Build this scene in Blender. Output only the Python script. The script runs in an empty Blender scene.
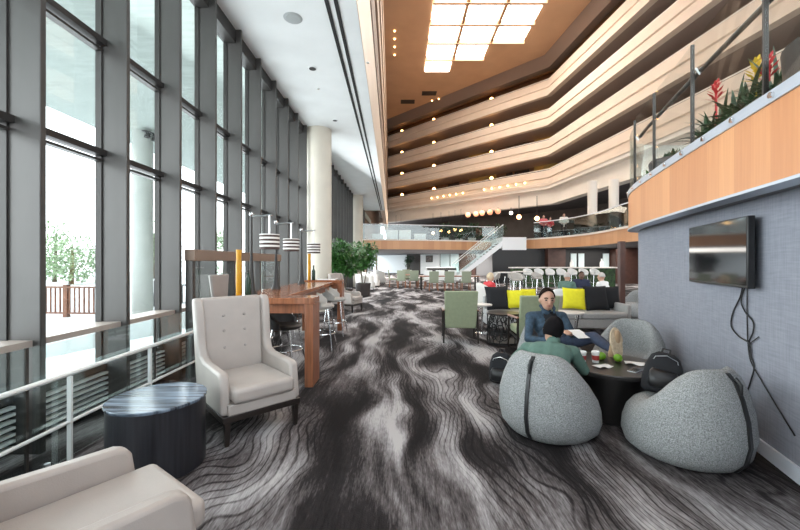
import bpy, bmesh, math, random
from mathutils import Vector, Matrix
random.seed(7)
S = bpy.context.scene
COL = S.collection

# ------------------------------------------------------------------ camera, sky, exposure
cam_d = bpy.data.cameras.new('camera'); cam = bpy.data.objects.new('camera', cam_d); COL.objects.link(cam)
cam.location = (0, 0, 1.5); cam.rotation_euler = (math.pi/2, 0, 0)
cam_d.sensor_width = 36; cam_d.sensor_fit = 'HORIZONTAL'; cam_d.lens = 36*370/800; cam_d.shift_y = -3/800
cam_d.clip_start = 0.05; cam_d.clip_end = 300
S.camera = cam
W = bpy.data.worlds.new('sky'); S.world = W; W.use_nodes = True
wn = W.node_tree.nodes; wl = W.node_tree.links
SKY = 4.3
bgn = wn['Background']
tc = wn.new('ShaderNodeTexCoord'); sx = wn.new('ShaderNodeSeparateXYZ'); rp = wn.new('ShaderNodeValToRGB')
wl.new(tc.outputs['Generated'], sx.inputs[0]); wl.new(sx.outputs[2], rp.inputs[0])
rp.color_ramp.elements[0].position = 0.0; rp.color_ramp.elements[0].color = (.93, .97, 1, 1)
rp.color_ramp.elements[1].position = .8; rp.color_ramp.elements[1].color = (.82, .92, 1, 1)
wl.new(rp.outputs[0], bgn.inputs[0]); bgn.inputs[1].default_value = SKY
S.view_settings.view_transform = 'Standard'; S.view_settings.look = 'None'
S.view_settings.gamma = 1; S.view_settings.use_curve_mapping = False
S.view_settings.exposure = 0.0
S.cycles.max_bounces = 8; S.cycles.diffuse_bounces = 4; S.cycles.glossy_bounces = 3
S.cycles.transparent_max_bounces = 16; S.cycles.transmission_bounces = 4
S.cycles.sample_clamp_indirect = 6.0
S.cycles.caustics_reflective = False; S.cycles.caustics_refractive = False

def area(name, loc, size, power, color, target):
    l = bpy.data.lights.new(name, 'AREA'); l.shape = 'RECTANGLE'; l.size = size[0]; l.size_y = size[1]
    l.energy = power; l.color = color
    o = bpy.data.objects.new(name, l); COL.objects.link(o); o.location = loc
    o.rotation_euler = (Vector(target)-Vector(loc)).to_track_quat('-Z', 'Y').to_euler()
    return o
# daylight entering along the window wall
area('window_daylight', (-4.6, 9, 2.4), (26, 5.5), 1800, (.92, .97, 1), (3, 7, .6))
# area lights added to brighten the mezzanine, the dining floor and the bar
area('dining_fill', (3, 36, 2.40), (12, 12), 2600, (1, .95, .88), (3, 36, 0))
area('bar_fill', (13.6, 23.5, 2.40), (4, 4), 260, (1, .93, .85), (13.6, 23.5, 0))
area('mezzanine_fill', (4, 43, 7.3), (12, 5), 900, (1, .85, .7), (4, 43, 3))
# ------------------------------------------------------------------ materials
M = {}
def nt(name):
    m = bpy.data.materials.new(name); m.use_nodes = True
    n = m.node_tree.nodes; l = m.node_tree.links
    return m, n, l, n['Principled BSDF']
def mat(key, c, rough=.6, metal=0, var=.0, scale=8, bump=0, bscale=60, emit=0, ecol=None, stretch=None, spec=.5):
    m, n, l, b = nt(key)
    b.inputs['Roughness'].default_value = rough; b.inputs['Metallic'].default_value = metal
    b.inputs['Base Color'].default_value = (*c, 1); b.inputs['Specular IOR Level'].default_value = spec
    if var or bump:
        t = n.new('ShaderNodeTexCoord'); mp = n.new('ShaderNodeMapping'); l.new(t.outputs['Object'], mp.inputs[0])
        if stretch: mp.inputs['Scale'].default_value = stretch
    if var:
        z = n.new('ShaderNodeTexNoise'); z.inputs['Scale'].default_value = scale; z.inputs['Detail'].default_value = 4
        l.new(mp.outputs[0], z.inputs['Vector'])
        r = n.new('ShaderNodeValToRGB')
        r.color_ramp.elements[0].position = .3; r.color_ramp.elements[1].position = .7
        r.color_ramp.elements[0].color = (*[max(0, x*(1-var)) for x in c], 1)
        r.color_ramp.elements[1].color = (*[min(1, x*(1+var)) for x in c], 1)
        l.new(z.outputs[0], r.inputs[0]); l.new(r.outputs[0], b.inputs['Base Color'])
    if bump:
        z2 = n.new('ShaderNodeTexNoise'); z2.inputs['Scale'].default_value = bscale; l.new(mp.outputs[0], z2.inputs['Vector'])
        bp = n.new('ShaderNodeBump'); bp.inputs['Strength'].default_value = bump; bp.inputs['Distance'].default_value = .01
        l.new(z2.outputs[0], bp.inputs['Height']); l.new(bp.outputs[0], b.inputs['Normal'])
    if emit:
        b.inputs['Emission Color'].default_value = (*(ecol or c), 1); b.inputs['Emission Strength'].default_value = emit
    M[key] = m; return m
def glass(key, tint=(.93, .97, .96), refl=.06):
    m = bpy.data.materials.new(key); m.use_nodes = True; n = m.node_tree.nodes; l = m.node_tree.links
    n.clear(); o = n.new('ShaderNodeOutputMaterial'); t = n.new('ShaderNodeBsdfTransparent'); g = n.new('ShaderNodeBsdfGlossy')
    t.inputs[0].default_value = (*tint, 1); g.inputs['Roughness'].default_value = .02
    lw = n.new('ShaderNodeLayerWeight'); lw.inputs[0].default_value = .25
    ml = n.new('ShaderNodeMath'); ml.operation = 'MULTIPLY_ADD'; ml.inputs[1].default_value = refl*4; ml.inputs[2].default_value = refl*.25
    l.new(lw.outputs['Fresnel'], ml.inputs[0])
    mx = n.new('ShaderNodeMixShader'); l.new(ml.outputs[0], mx.inputs[0]); l.new(t.outputs[0], mx.inputs[1]); l.new(g.outputs[0], mx.inputs[2])
    l.new(mx.outputs[0], o.inputs[0]); M[key] = m
glass('window_glass', (.975, .99, .985), .03)
glass('rail_glass', (.92, .965, .96), .07)
glass('far_rail_glass', (.86, .94, .94), .22)
glass('clear_glass', (.96, .975, .97), .03)
mat('mullion', (.075, .071, .068), .42, .3, .12, 3, stretch=(1, 1, .3))
mat('mullion_dark', (.035, .032, .03), .45, .3)
mat('sill', (.42, .36, .32), .5, .1)
mat('white_paint', (.80, .82, .82), .7, 0, .03, 2)
mat('slot', (.01, .01, .01), .8)
mat('concrete', (.50, .53, .50), .85, 0, .12, 1.2, .15, 20)
mat('concrete_soffit', (.46, .52, .49), .85, 0, .10, 3, stretch=(.6, 4, 1))
mat('column_paint', (.66, .61, .52), .6, 0, .06, 1.5)
mat('deck', (.75, .76, .76), .9, 0, .05, 1)
mat('rail_wood', (.20, .09, .055), .7, 0, .2, 6)
mat('tree_green', (.30, .40, .24), .8, 0, .4, 3)
mat('bark', (.12, .09, .06), .9)
mat('cream', (.72, .60, .49), .6, 0, .04, 1)
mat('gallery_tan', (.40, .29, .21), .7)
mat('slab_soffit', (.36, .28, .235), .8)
mat('cream_white', (.80, .74, .66), .6, 0, .03, 1)
mat('slab_grey', (.40, .35, .32), .8, 0, .05, 1)
mat('atrium_tan', (.56, .35, .21), .75, 0, .06, .5)
mat('brown_wall', (.20, .10, .05), .7, 0, .12, 1)
mat('brown_beam', (.24, .17, .13), .7)
mat('ochre', (.42, .28, .08), .7)
mat('door_dark', (.03, .02, .016), .5)
mat('near_black', (.012, .012, .013), .5)
mat('dark_wall', (.075, .067, .064), .6, 0, .2, 1)
mat('bar_pier', (.07, .03, .022), .5, 0, .2, 4)
mat('white_wall', (.86, .88, .90), .7)
mat('soffit_grey', (.20, .20, .21), .7)
mat('steel', (.62, .64, .66), .28, .9)
mat('rail_steel', (.80, .83, .82), .35, .15)
mat('strip', (.50, .55, .62), .4, .4)
mat('handrail_dark', (.06, .055, .05), .4, .5)
mat('chrome', (.75, .75, .76), .15, 1)
mat('leather', (.42, .375, .345), .42, 0, .05, 6, .12, 220)
mat('leather_dark', (.36, .33, .31), .45, 0, .05, 6)
mat('dark_leg', (.018, .013, .011), .35)
mat('white_tub', (.70, .67, .63), .55)
mat('boucle', (.29, .30, .30), .95, 0, .50, 130, .6, 120)
mat('strap', (.012, .012, .013), .45)
mat('sage', (.30, .34, .22), .7, 0, .05, 20)
mat('sage_far', (.26, .29, .21), .7)
mat('sofa_grey', (.42, .42, .42), .85, 0, .1, 60)
mat('yellow', (.78, .72, .02), .8, 0, .05, 20)
mat('black_cloth', (.012, .013, .016), .9)
mat('table_dark', (.016, .014, .014), .32)
mat('wood_top', (.30, .115, .055), .18, 0, .35, 5, stretch=(6, .6, 1))
mat('wood_leg', (.26, .10, .05), .3, 0, .3, 5, stretch=(6, 6, .5))
mat('stool_grey', (.42, .40, .37), .6)
mat('stool_dark', (.03, .028, .027), .5)
mat('stool_white', (.66, .67, .66), .5)
mat('amber', (.62, .30, .02), .25)
mat('bottle', (.02, .045, .03), .15)
mat('skin', (.52, .30, .21), .55)
mat('skin_dark', (.14, .075, .05), .55)
mat('hair_brown', (.016, .010, .007), .9, spec=.15)
mat('hair_black', (.006, .005, .006), .9, spec=.15)
mat('hair_grey', (.45, .42, .39), .7)
mat('hair_blond', (.62, .50, .34), .7)
mat('denim', (.035, .065, .10), .85, 0, .4, 25)
mat('jeans', (.028, .040, .075), .85, 0, .2, 30)
mat('green_shirt', (.095, .17, .14), .85, 0, .1, 20)
mat('black_top', (.012, .012, .015), .85)
mat('navy', (.015, .02, .05), .8)
mat('white_shirt', (.75, .75, .74), .8)
mat('red_top', (.62, .05, .06), .8)
mat('pink_top', (.65, .16, .17), .8)
mat('cream_top', (.72, .68, .62), .8)
mat('trouser', (.02, .02, .03), .8)
mat('shoe_tan', (.40, .27, .16), .7)
mat('shoe_sole', (.50, .40, .28), .8, 0, .2, 40)
mat('eye', (.01, .008, .006), .3)
mat('lips', (.42, .17, .14), .6)
mat('paper', (.85, .85, .84), .8)
mat('cup_white', (.85, .85, .83), .5)
mat('cup_red', (.40, .05, .04), .5)
mat('lime', (.16, .36, .02), .4, 0, .2, 12)
mat('screen', (.006, .006, .008), .06, 0, spec=.9)
mat('black_plastic', (.012, .012, .013), .4)
mat('cable', (.012, .012, .013), .5)
mat('leaf', (.035, .13, .02), .5, 0, .5, 9)
mat('leaf_dark', (.018, .06, .022), .45, 0, .4, 9)
mat('bract_red', (.50, .012, .02), .5)
mat('bract_yellow', (.62, .42, .01), .5)
mat('pot_dark', (.035, .025, .022), .5)
mat('pot_grey', (.07, .07, .075), .6)
mat('soil', (.02, .013, .01), .95)
mat('baseboard', (.62, .65, .72), .5)
mat('bulb', (1, .72, .38), .5, emit=9, ecol=(1, .62, .28))
mat('sconce', (1, .62, .30), .5, emit=14, ecol=(1, .5, .18))
mat('pendant_glow', (1, .5, .3), .5, emit=.7, ecol=(1, .38, .2))
mat('skylight', (1, .95, .88), .5, emit=15, ecol=(1, .93, .84))
mat('lamp_glow', (1, 1, 1), .5, emit=3, ecol=(1, .93, .85))
mat('bar_green', (.025, .065, .015), .6, 0, .7, 6)
mat('frosted', (.62, .74, .76), .4)
mat('art', (.12, .09, .08), .5, 0, .8, 6)
mat('grille', (.72, .74, .74), .4, .1)
mat('speaker_mesh', (.38, .40, .40), .8)

def wood_planks(key, c1, c2, axis_scale, rough=.45):
    m, n, l, b = nt(key); b.inputs['Roughness'].default_value = rough
    uv = n.new('ShaderNodeUVMap')
    sp = n.new('ShaderNodeSeparateXYZ'); l.new(uv.outputs[0], sp.inputs[0])
    ml = n.new('ShaderNodeMath'); ml.operation = 'MULTIPLY'; ml.inputs[1].default_value = axis_scale; l.new(sp.outputs[0], ml.inputs[0])
    fl = n.new('ShaderNodeMath'); fl.operation = 'FLOOR'; l.new(ml.outputs[0], fl.inputs[0])
    wn_ = n.new('ShaderNodeTexWhiteNoise'); wn_.noise_dimensions = '1D'; l.new(fl.outputs[0], wn_.inputs['W'])
    cb = n.new('ShaderNodeCombineXYZ')
    m2 = n.new('ShaderNodeMath'); m2.operation = 'MULTIPLY'; m2.inputs[1].default_value = 30; l.new(sp.outputs[0], m2.inputs[0])
    l.new(m2.outputs[0], cb.inputs[0]); l.new(sp.outputs[1], cb.inputs[1])
    nz = n.new('ShaderNodeTexNoise'); nz.inputs['Scale'].default_value = 1.5; l.new(cb.outputs[0], nz.inputs['Vector'])
    ad = n.new('ShaderNodeMath'); ad.operation = 'MULTIPLY_ADD'; ad.inputs[1].default_value = .55
    l.new(wn_.outputs['Value'], ad.inputs[0])
    m3 = n.new('ShaderNodeMath'); m3.operation = 'MULTIPLY'; m3.inputs[1].default_value = .5; l.new(nz.outputs[0], m3.inputs[0]); l.new(m3.outputs[0], ad.inputs[2])
    r = n.new('ShaderNodeValToRGB'); r.color_ramp.elements[0].color = (*c1, 1); r.color_ramp.elements[1].color = (*c2, 1)
    l.new(ad.outputs[0], r.inputs[0]); l.new(r.outputs[0], b.inputs['Base Color']); M[key] = m
wood_planks('mezz_wood', (.50, .20, .085), (.74, .37, .17), 5.0)
wood_planks('far_wood', (.52, .25, .12), (.72, .40, .21), 2.2)

def wall_fabric():
    m, n, l, b = nt('wall_fabric'); b.inputs['Roughness'].default_value = .85
    t = n.new('ShaderNodeTexCoord')
    rr = None
    mp = n.new('ShaderNodeMapping'); mp.inputs['Scale'].default_value = (60, 60, 4); l.new(t.outputs['Object'], mp.inputs[0])
    z = n.new('ShaderNodeTexNoise'); z.inputs['Scale'].default_value = 1.2; l.new(mp.outputs[0], z.inputs['Vector'])
    mp2 = n.new('ShaderNodeMapping'); mp2.inputs['Scale'].default_value = (5, 5, 70); l.new(t.outputs['Object'], mp2.inputs[0])
    z2 = n.new('ShaderNodeTexNoise'); z2.inputs['Scale'].default_value = 1.2; l.new(mp2.outputs[0], z2.inputs['Vector'])
    a = n.new('ShaderNodeMath'); a.operation = 'ADD'; l.new(z.outputs[0], a.inputs[0]); l.new(z2.outputs[0], a.inputs[1])
    h = n.new('ShaderNodeMath'); h.operation = 'MULTIPLY'; h.inputs[1].default_value = .5; l.new(a.outputs[0], h.inputs[0])
    r = n.new('ShaderNodeValToRGB'); r.color_ramp.elements[0].position = .35; r.color_ramp.elements[1].position = .65
    r.color_ramp.elements[0].color = (.215, .225, .265, 1); r.color_ramp.elements[1].color = (.285, .295, .34, 1)
    l.new(h.outputs[0], r.inputs[0]); l.new(r.outputs[0], b.inputs['Base Color']); M['wall_fabric'] = m
wall_fabric()

def carpet():
    m, n, l, b = nt('carpet'); b.inputs['Roughness'].default_value = .95; b.inputs['Specular IOR Level'].default_value = .15
    t = n.new('ShaderNodeTexCoord')
    def math_(op, a, c=None, c2=None):
        x = n.new('ShaderNodeMath'); x.operation = op
        for i, v in enumerate((a, c, c2)):
            if v is None: continue
            if isinstance(v, (int, float)): x.inputs[i].default_value = v
            else: l.new(v, x.inputs[i])
        return x.outputs[0]
    def noise(scale, sc, detail=2, rough=.5, loc=(0, 0, 0)):
        mp = n.new('ShaderNodeMapping'); mp.inputs['Scale'].default_value = sc; mp.inputs['Location'].default_value = loc
        l.new(t.outputs['Object'], mp.inputs[0])
        z = n.new('ShaderNodeTexNoise'); z.inputs['Scale'].default_value = scale; z.inputs['Detail'].default_value = detail
        z.inputs['Roughness'].default_value = rough; l.new(mp.outputs[0], z.inputs['Vector']); return z.outputs[0]
    sp = n.new('ShaderNodeSeparateXYZ'); l.new(t.outputs['Object'], sp.inputs[0])
    X, Y = sp.outputs[0], sp.outputs[1]
    warp = noise(.55, (1, .5, 1), 2, .5)
    warp2 = noise(1.6, (1, .7, 1), 1, .5, (4, 2, 0))
    # wavy coordinate across the room
    u = math_('ADD', math_('MULTIPLY_ADD', warp, 1.9, X), math_('MULTIPLY', warp2, .50))
    cb = n.new('ShaderNodeCombineXYZ'); l.new(u, cb.inputs[0]); l.new(math_('MULTIPLY', Y, .22), cb.inputs[1])
    big = n.new('ShaderNodeTexNoise'); big.inputs['Scale'].default_value = 2.0; big.inputs['Detail'].default_value = 2.0; big.inputs['Roughness'].default_value = .55
    l.new(cb.outputs[0], big.inputs['Vector'])
    # fine yarn streaks running down the room
    st = noise(1.0, (95, 14, 1), 2, .6, (3, 1, 0))
    st2 = noise(1.0, (26, 2.0, 1), 2, .6, (8, 5, 0))
    # thin contour lines following the waves
    ph = math_('MULTIPLY', u, 19)
    ln = math_('ABSOLUTE', math_('SUBTRACT', math_('FRACT', ph), .5))
    line = math_('SMOOTH_MIN', math_('MULTIPLY', ln, 6.0), 1.0, .05)      # 0 on the line
    msk = noise(.8, (1.2, .5, 1), 1, .5, (11, 7, 0))
    mk = n.new('ShaderNodeValToRGB'); mk.color_ramp.elements[0].position = .43; mk.color_ramp.elements[1].position = .53; l.new(msk, mk.inputs[0])
    v = math_('ADD', big.outputs[0], math_('MULTIPLY', math_('SUBTRACT', st, .5), .17))
    v = math_('ADD', v, math_('MULTIPLY', math_('SUBTRACT', st2, .5), .16))
    v = math_('ADD', v, math_('MULTIPLY', math_('MULTIPLY', mk.outputs[0], math_('SUBTRACT', line, .62)), .10))
    r = n.new('ShaderNodeValToRGB'); e = r.color_ramp.elements
    e[0].position = .36; e[0].color = (.012, .010, .0105, 1); e[1].position = .66; e[1].color = (.44, .42, .42, 1)
    for p, c in ((.45, (.026, .022, .0225)), (.52, (.11, .097, .098)), (.59, (.26, .245, .25))):
        q = e.new(p); q.color = (*c, 1)
    l.new(v, r.inputs[0]); l.new(r.outputs[0], b.inputs['Base Color'])
    bz = noise(120, (1, 1, 1)); bp = n.new('ShaderNodeBump'); bp.inputs['Strength'].default_value = .35; bp.inputs['Distance'].default_value = .01
    l.new(bz, bp.inputs['Height']); l.new(bp.outputs[0], b.inputs['Normal']); M['carpet'] = m
carpet()

def banded(key, c1, c2, freq, phase=0.0, duty=.5):
    m, n, l, b = nt(key); b.inputs['Roughness'].default_value = .6
    t = n.new('ShaderNodeTexCoord'); sp = n.new('ShaderNodeSeparateXYZ'); l.new(t.outputs['Object'], sp.inputs[0])
    a = n.new('ShaderNodeMath'); a.operation = 'MULTIPLY_ADD'; a.inputs[1].default_value = freq; a.inputs[2].default_value = phase; l.new(sp.outputs[2], a.inputs[0])
    f = n.new('ShaderNodeMath'); f.operation = 'FRACT'; l.new(a.outputs[0], f.inputs[0])
    g = n.new('ShaderNodeMath'); g.operation = 'GREATER_THAN'; g.inputs[1].default_value = duty; l.new(f.outputs[0], g.inputs[0])
    x = n.new('ShaderNodeMixRGB'); l.new(g.outputs[0], x.inputs[0]); x.inputs[1].default_value = (*c1, 1); x.inputs[2].default_value = (*c2, 1)
    l.new(x.outputs[0], b.inputs['Base Color']); M[key] = m
banded('shade_stripe', (.06, .03, .025), (.80, .78, .74), 1/.052, .0, .52)

def reflection_streaked_top():  # window reflection streaks painted bluish into the tabletop colour
    m, n, l, b = nt('drum_top'); b.inputs['Roughness'].default_value = .2
    t = n.new('ShaderNodeTexCoord'); mp = n.new('ShaderNodeMapping'); mp.inputs['Scale'].default_value = (3, 40, 1); mp.inputs['Rotation'].default_value = (0, 0, .5); l.new(t.outputs['Object'], mp.inputs[0])
    z = n.new('ShaderNodeTexNoise'); z.inputs['Scale'].default_value = 1.0; z.inputs['Detail'].default_value = 3; l.new(mp.outputs[0], z.inputs['Vector'])
    r = n.new('ShaderNodeValToRGB'); r.color_ramp.elements[0].position = .35; r.color_ramp.elements[1].position = .7
    r.color_ramp.elements[0].color = (.02, .025, .035, 1); r.color_ramp.elements[1].color = (.26, .33, .42, 1)
    l.new(z.outputs[0], r.inputs[0]); l.new(r.outputs[0], b.inputs['Base Color']); M['drum_top'] = m
reflection_streaked_top()
mat('drum_side', (.018, .018, .022), .35, 0, .5, 4, stretch=(12, 12, .4))

# ------------------------------------------------------------------ mesh builder
class MB:
    def __init__(s): s.v = []; s.f = []; s.uv = {}
    def add(s, vs, fs):
        o = len(s.v); s.v += [tuple(p) for p in vs]; s.f += [tuple(i+o for i in f) for f in fs]; return s
    def box(s, x0, x1, y0, y1, z0, z1):
        return s.add([(x0,y0,z0),(x1,y0,z0),(x1,y1,z0),(x0,y1,z0),(x0,y0,z1),(x1,y0,z1),(x1,y1,z1),(x0,y1,z1)],
                     [(3,2,1,0),(4,5,6,7),(0,1,5,4),(1,2,6,5),(2,3,7,6),(3,0,4,7)])
    def obox(s, c, size, rz=0, mtx=None):
        m = mtx or Matrix.Rotation(rz, 4, 'Z'); a, b, d = [q/2 for q in size]
        vs = [Vector(c)+m.to_3x3() @ Vector((i*a, j*b, k*d)) for k in (-1,1) for (i,j) in ((-1,-1),(1,-1),(1,1),(-1,1))]
        return s.add(vs, [(3,2,1,0),(4,5,6,7),(0,1,5,4),(1,2,6,5),(2,3,7,6),(3,0,4,7)])
    def loft(s, rings, caps=(True, True), closed=True):
        n = len(rings[0]); vs = [p for r in rings for p in r]; fs = []
        for i in range(len(rings)-1):
            for j in range(n if closed else n-1):
                k = (j+1) % n; fs.append((i*n+j, i*n+k, (i+1)*n+k, (i+1)*n+j))
        if caps[0]: fs.append(tuple(range(n-1, -1, -1)))
        if caps[1]: fs.append(tuple((len(rings)-1)*n+j for j in range(n)))
        return s.add(vs, fs)
    def lathe(s, prof, c=(0,0,0), n=24, caps=(True, True)):
        return s.loft([[(c[0]+r*math.cos(2*math.pi*j/n), c[1]+r*math.sin(2*math.pi*j/n), c[2]+z) for j in range(n)] for r, z in prof], caps)
    def tube(s, pts, r, n=8, caps=True):
        pts = [Vector(p) for p in pts]; rings = []; rs = r if isinstance(r, (list, tuple)) else [r]*len(pts); up = None
        for i, p in enumerate(pts):
            d = (pts[min(i+1, len(pts)-1)]-pts[max(i-1, 0)]).normalized()
            if up is None:
                up = Vector((0,0,1)) if abs(d.z) < .9 else Vector((1,0,0))
            a = d.cross(up)
            if a.length < 1e-4: a = d.cross(Vector((1,.3,0)))
            a.normalize(); b = a.cross(d).normalized(); up = b
            rings.append([p+rs[i]*(math.cos(2*math.pi*j/n)*a+math.sin(2*math.pi*j/n)*b) for j in range(n)])
        return s.loft(rings, (caps, caps))
    def ball(s, c, r, nu=14, nv=9, mtx=None):
        r = (r,r,r) if isinstance(r, (int,float)) else r; rings = []
        for i in range(1, nv):
            t = math.pi*i/nv
            rings.append([(r[0]*math.sin(t)*math.cos(2*math.pi*j/nu), r[1]*math.sin(t)*math.sin(2*math.pi*j/nu), -r[2]*math.cos(t)) for j in range(nu)])
        m = (mtx.to_3x3() if mtx else Matrix.Identity(3)); c = Vector(c)
        vs = [c+m@Vector(p) for q in rings for p in q]; o = len(vs); vs += [c+m@Vector((0,0,-r[2])), c+m@Vector((0,0,r[2]))]; fs = []
        for i in range(nv-2):
            for j in range(nu):
                k = (j+1)%nu; fs.append((i*nu+j, i*nu+k, (i+1)*nu+k, (i+1)*nu+j))
        for j in range(nu):
            k = (j+1)%nu; fs.append((o, k, j)); fs.append((o+1, (nv-2)*nu+j, (nv-2)*nu+k))
        return s.add(vs, fs)
    def prism(s, poly, z0, z1):
        return s.loft([[(x,y,z0) for x,y in poly], [(x,y,z1) for x,y in poly]])
    def grid(s, fn, nu, nv):
        vs = [fn(i/nu, j/nv) for i in range(nu+1) for j in range(nv+1)]
        return s.add(vs, [(i*(nv+1)+j, (i+1)*(nv+1)+j, (i+1)*(nv+1)+j+1, i*(nv+1)+j+1) for i in range(nu) for j in range(nv)])
    def obj(s, name, m, parent=None, bevel=0, seg=2, angle=40, loc=None, rz=None, kind=None, subsurf=0):
        me = bpy.data.meshes.new(name); me.from_pydata(s.v, [], s.f); me.validate()
        bm = bmesh.new(); bm.from_mesh(me); bmesh.ops.recalc_face_normals(bm, faces=bm.faces); bm.to_mesh(me); bm.free()
        me.polygons.foreach_set('use_smooth', [True]*len(me.polygons)); me.set_sharp_from_angle(angle=math.radians(angle))
        me.materials.append(M[m] if isinstance(m, str) else m)
        o = bpy.data.objects.new(name, me); COL.objects.link(o)
        if parent: o.parent = parent
        if loc: o.location = loc
        if rz is not None: o.rotation_euler.z = rz
        if bevel:
            b = o.modifiers.new('edge', 'BEVEL'); b.width = bevel; b.segments = seg; b.limit_method = 'ANGLE'; b.angle_limit = .6
        if subsurf:
            q = o.modifiers.new('smooth', 'SUBSURF'); q.levels = q.render_levels = subsurf
        if kind: o['kind'] = kind
        return o
def B(*a): return MB().box(*a)
def tag(o, label, cat, group=None):
    o['label'] = label; o['category'] = cat
    if group: o['group'] = group
    return o
def thing(name, label, cat, loc=(0,0,0), rz=0, group=None):
    o = bpy.data.objects.new(name, None); COL.objects.link(o); o.location = loc; o.rotation_euler.z = rz
    o.empty_display_size = .1
    return tag(o, label, cat, group)
def dup(o, loc=None, rz=None, label=None, parent=None):
    c = o.copy(); COL.objects.link(c)
    if parent: c.parent = parent
    for ch in o.children: dup(ch, parent=c)
    if loc is not None: c.location = loc
    if rz is not None: c.rotation_euler.z = rz
    if label: c['label'] = label
    return c
def face(fx, fy): return math.atan2(-fx, fy)          # local +Y turned to (fx, fy)
def st(name, mb, m, parent=None, **k):
    return mb.obj(name, m, parent, kind='structure', **k)

# polyline helpers
def offset(P, d):
    out = []
    for i, p in enumerate(P):
        ds = []
        if i > 0: ds.append((Vector(P[i])-Vector(P[i-1])).normalized())
        if i < len(P)-1: ds.append((Vector(P[i+1])-Vector(P[i])).normalized())
        ns = [Vector((-q.y, q.x)) for q in ds]
        nn = sum(ns, Vector((0,0))).normalized(); k = 1/max(.4, nn.dot(ns[0]))
        out.append(Vector(p)+nn*d*k)
    return out
def sweep(P, prof, closed=True, caps=True):
    """profile of (d, z) swept along plan polyline P; d is to its left-hand side"""
    mb = MB(); cols = [offset(P, d) for d, z in prof]
    rings = [[(cols[j][i].x, cols[j][i].y, prof[j][1]) for j in range(len(prof))] for i in range(len(P))]
    return mb.loft(rings, (caps, caps), closed)
def resample(P, step):
    P = [Vector(p) for p in P]
    # Catmull-Rom
    out = []
    for i in range(len(P)-1):
        p0, p1, p2, p3 = P[max(i-1,0)], P[i], P[i+1], P[min(i+2,len(P)-1)]
        n = max(1, int((p2-p1).length/step))
        for k in range(n):
            t = k/n
            out.append(.5*((2*p1)+(-p0+p2)*t+(2*p0-5*p1+4*p2-p3)*t*t+(-p0+3*p1-3*p2+p3)*t**3))
    out.append(P[-1]); return out
def uv_along(o, P):
    """u = metres along polyline, v = height"""
    me = o.data; uvl = me.uv_layers.new(name='UVMap'); acc = [0]
    for i in range(1, len(P)): acc.append(acc[-1]+(Vector(P[i])-Vector(P[i-1])).length)
    def u_of(p):
        best = (1e9, 0)
        for i in range(len(P)-1):
            a, b = Vector(P[i]), Vector(P[i+1]); ab = b-a; t = max(0, min(1, (Vector((p.x,p.y))-a).dot(ab)/max(1e-9, ab.length_squared)))
            d = (a+ab*t-Vector((p.x,p.y))).length
            if d < best[0]: best = (d, acc[i]+t*ab.length)
        return best[1]
    us = [(u_of(v.co), v.co.z) for v in me.vertices]
    for lp in me.loops: uvl.data[lp.index].uv = us[lp.vertex_index]

# ================================================================== STRUCTURE
H = 5.6
mzb, mzt = 2.45, 3.20                            # underside and top edge of the far mezzanine
YE = 29.5                                       # far end of the window wall
st('floor', MB().add([(-3.3,-3,0),(24,-3,0),(24,58,0),(-3.3,58,0),(-3.3,-3,-.1),(24,-3,-.1),(24,58,-.1),(-3.3,58,-.1)],
   [(0,1,2,3),(7,6,5,4),(0,4,5,1),(1,5,6,2),(2,6,7,3),(3,7,4,0)]), 'carpet')
# window wall: every bay a window of its own
XG, XF = -3.06, -2.80
def window_bay(i, y0, y1):
    near = y0 < 9
    w = st('window_%d' % i, B(XG, XF, y1-.05, y1, 0, H), 'mullion', bevel=.006 if near else 0)      # the fin at its far edge
    st('frame', MB().box(XG-.05, XG+.012, y1-.066, y1-.045, 0, H).box(XG-.06, XG+.03, y0, y0+.03, 0, H), 'mullion_dark', w)
    for z, h in ((2.63, .05), (3.76, .05)):
        st('transom', MB().box(XG-.05, XG+.06, y0, y1-.05, z-h, z+h*.2).box(XG-.05, XG+.02, y0, y1-.05, z-h*2.1, z-h*1.6), 'mullion_dark', w)
    st('header', B(XG-.05, XG+.16, y0, y1-.05, H-.24, H), 'mullion_dark', w)
    st('sill', B(XG-.05, XG+.20, y0, y1-.05, .84, .89), 'sill', w)
    gl = MB()
    for a, b in ((.46, .83), (.89, 2.55), (2.64, 3.68), (3.77, H-.24)):
        gl.box(XG-.012, XG-.004, y0+.03, y1-.06, a, b)
    st('pane', gl, 'window_glass', w)
    st('bottom_rail', B(XG-.05, XG+.05, y0, y1-.05, .40, .46), 'mullion', w)
    g = MB()
    for k in range(7):
        g.obox((XG+.05, (y0+y1)/2-.02, .06+k*.052), (.05, y1-y0-.07, .022))
    st('louver_grille', g, 'grille', w)
    st('kick_panel', B(XG-.06, XG-.02, y0, y1-.05, 0, .40), 'mullion_dark', w)
SP = .9115
n_b = 0; y = 2.93-SP*3
while y < YE:
    n_b += 1; window_bay(n_b, y-SP, y); y += SP
# sliding entrance portal in front of the fins
d1 = st('door_1', B(-2.80, -2.66, 4.80, 8.30, 1.515, 1.665), 'brown_beam', bevel=.01)
for yy in (4.83, 6.02, 7.15, 8.26):
    st('frame', B(-2.78, -2.69, yy-.035, yy+.035, 0, 1.515), 'mullion', d1)
st('glass_leaf', MB().box(-2.74, -2.73, 4.87, 5.98, .05, 1.515).box(-2.74, -2.73, 7.19, 8.22, .05, 1.515), 'clear_glass', d1)
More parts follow.
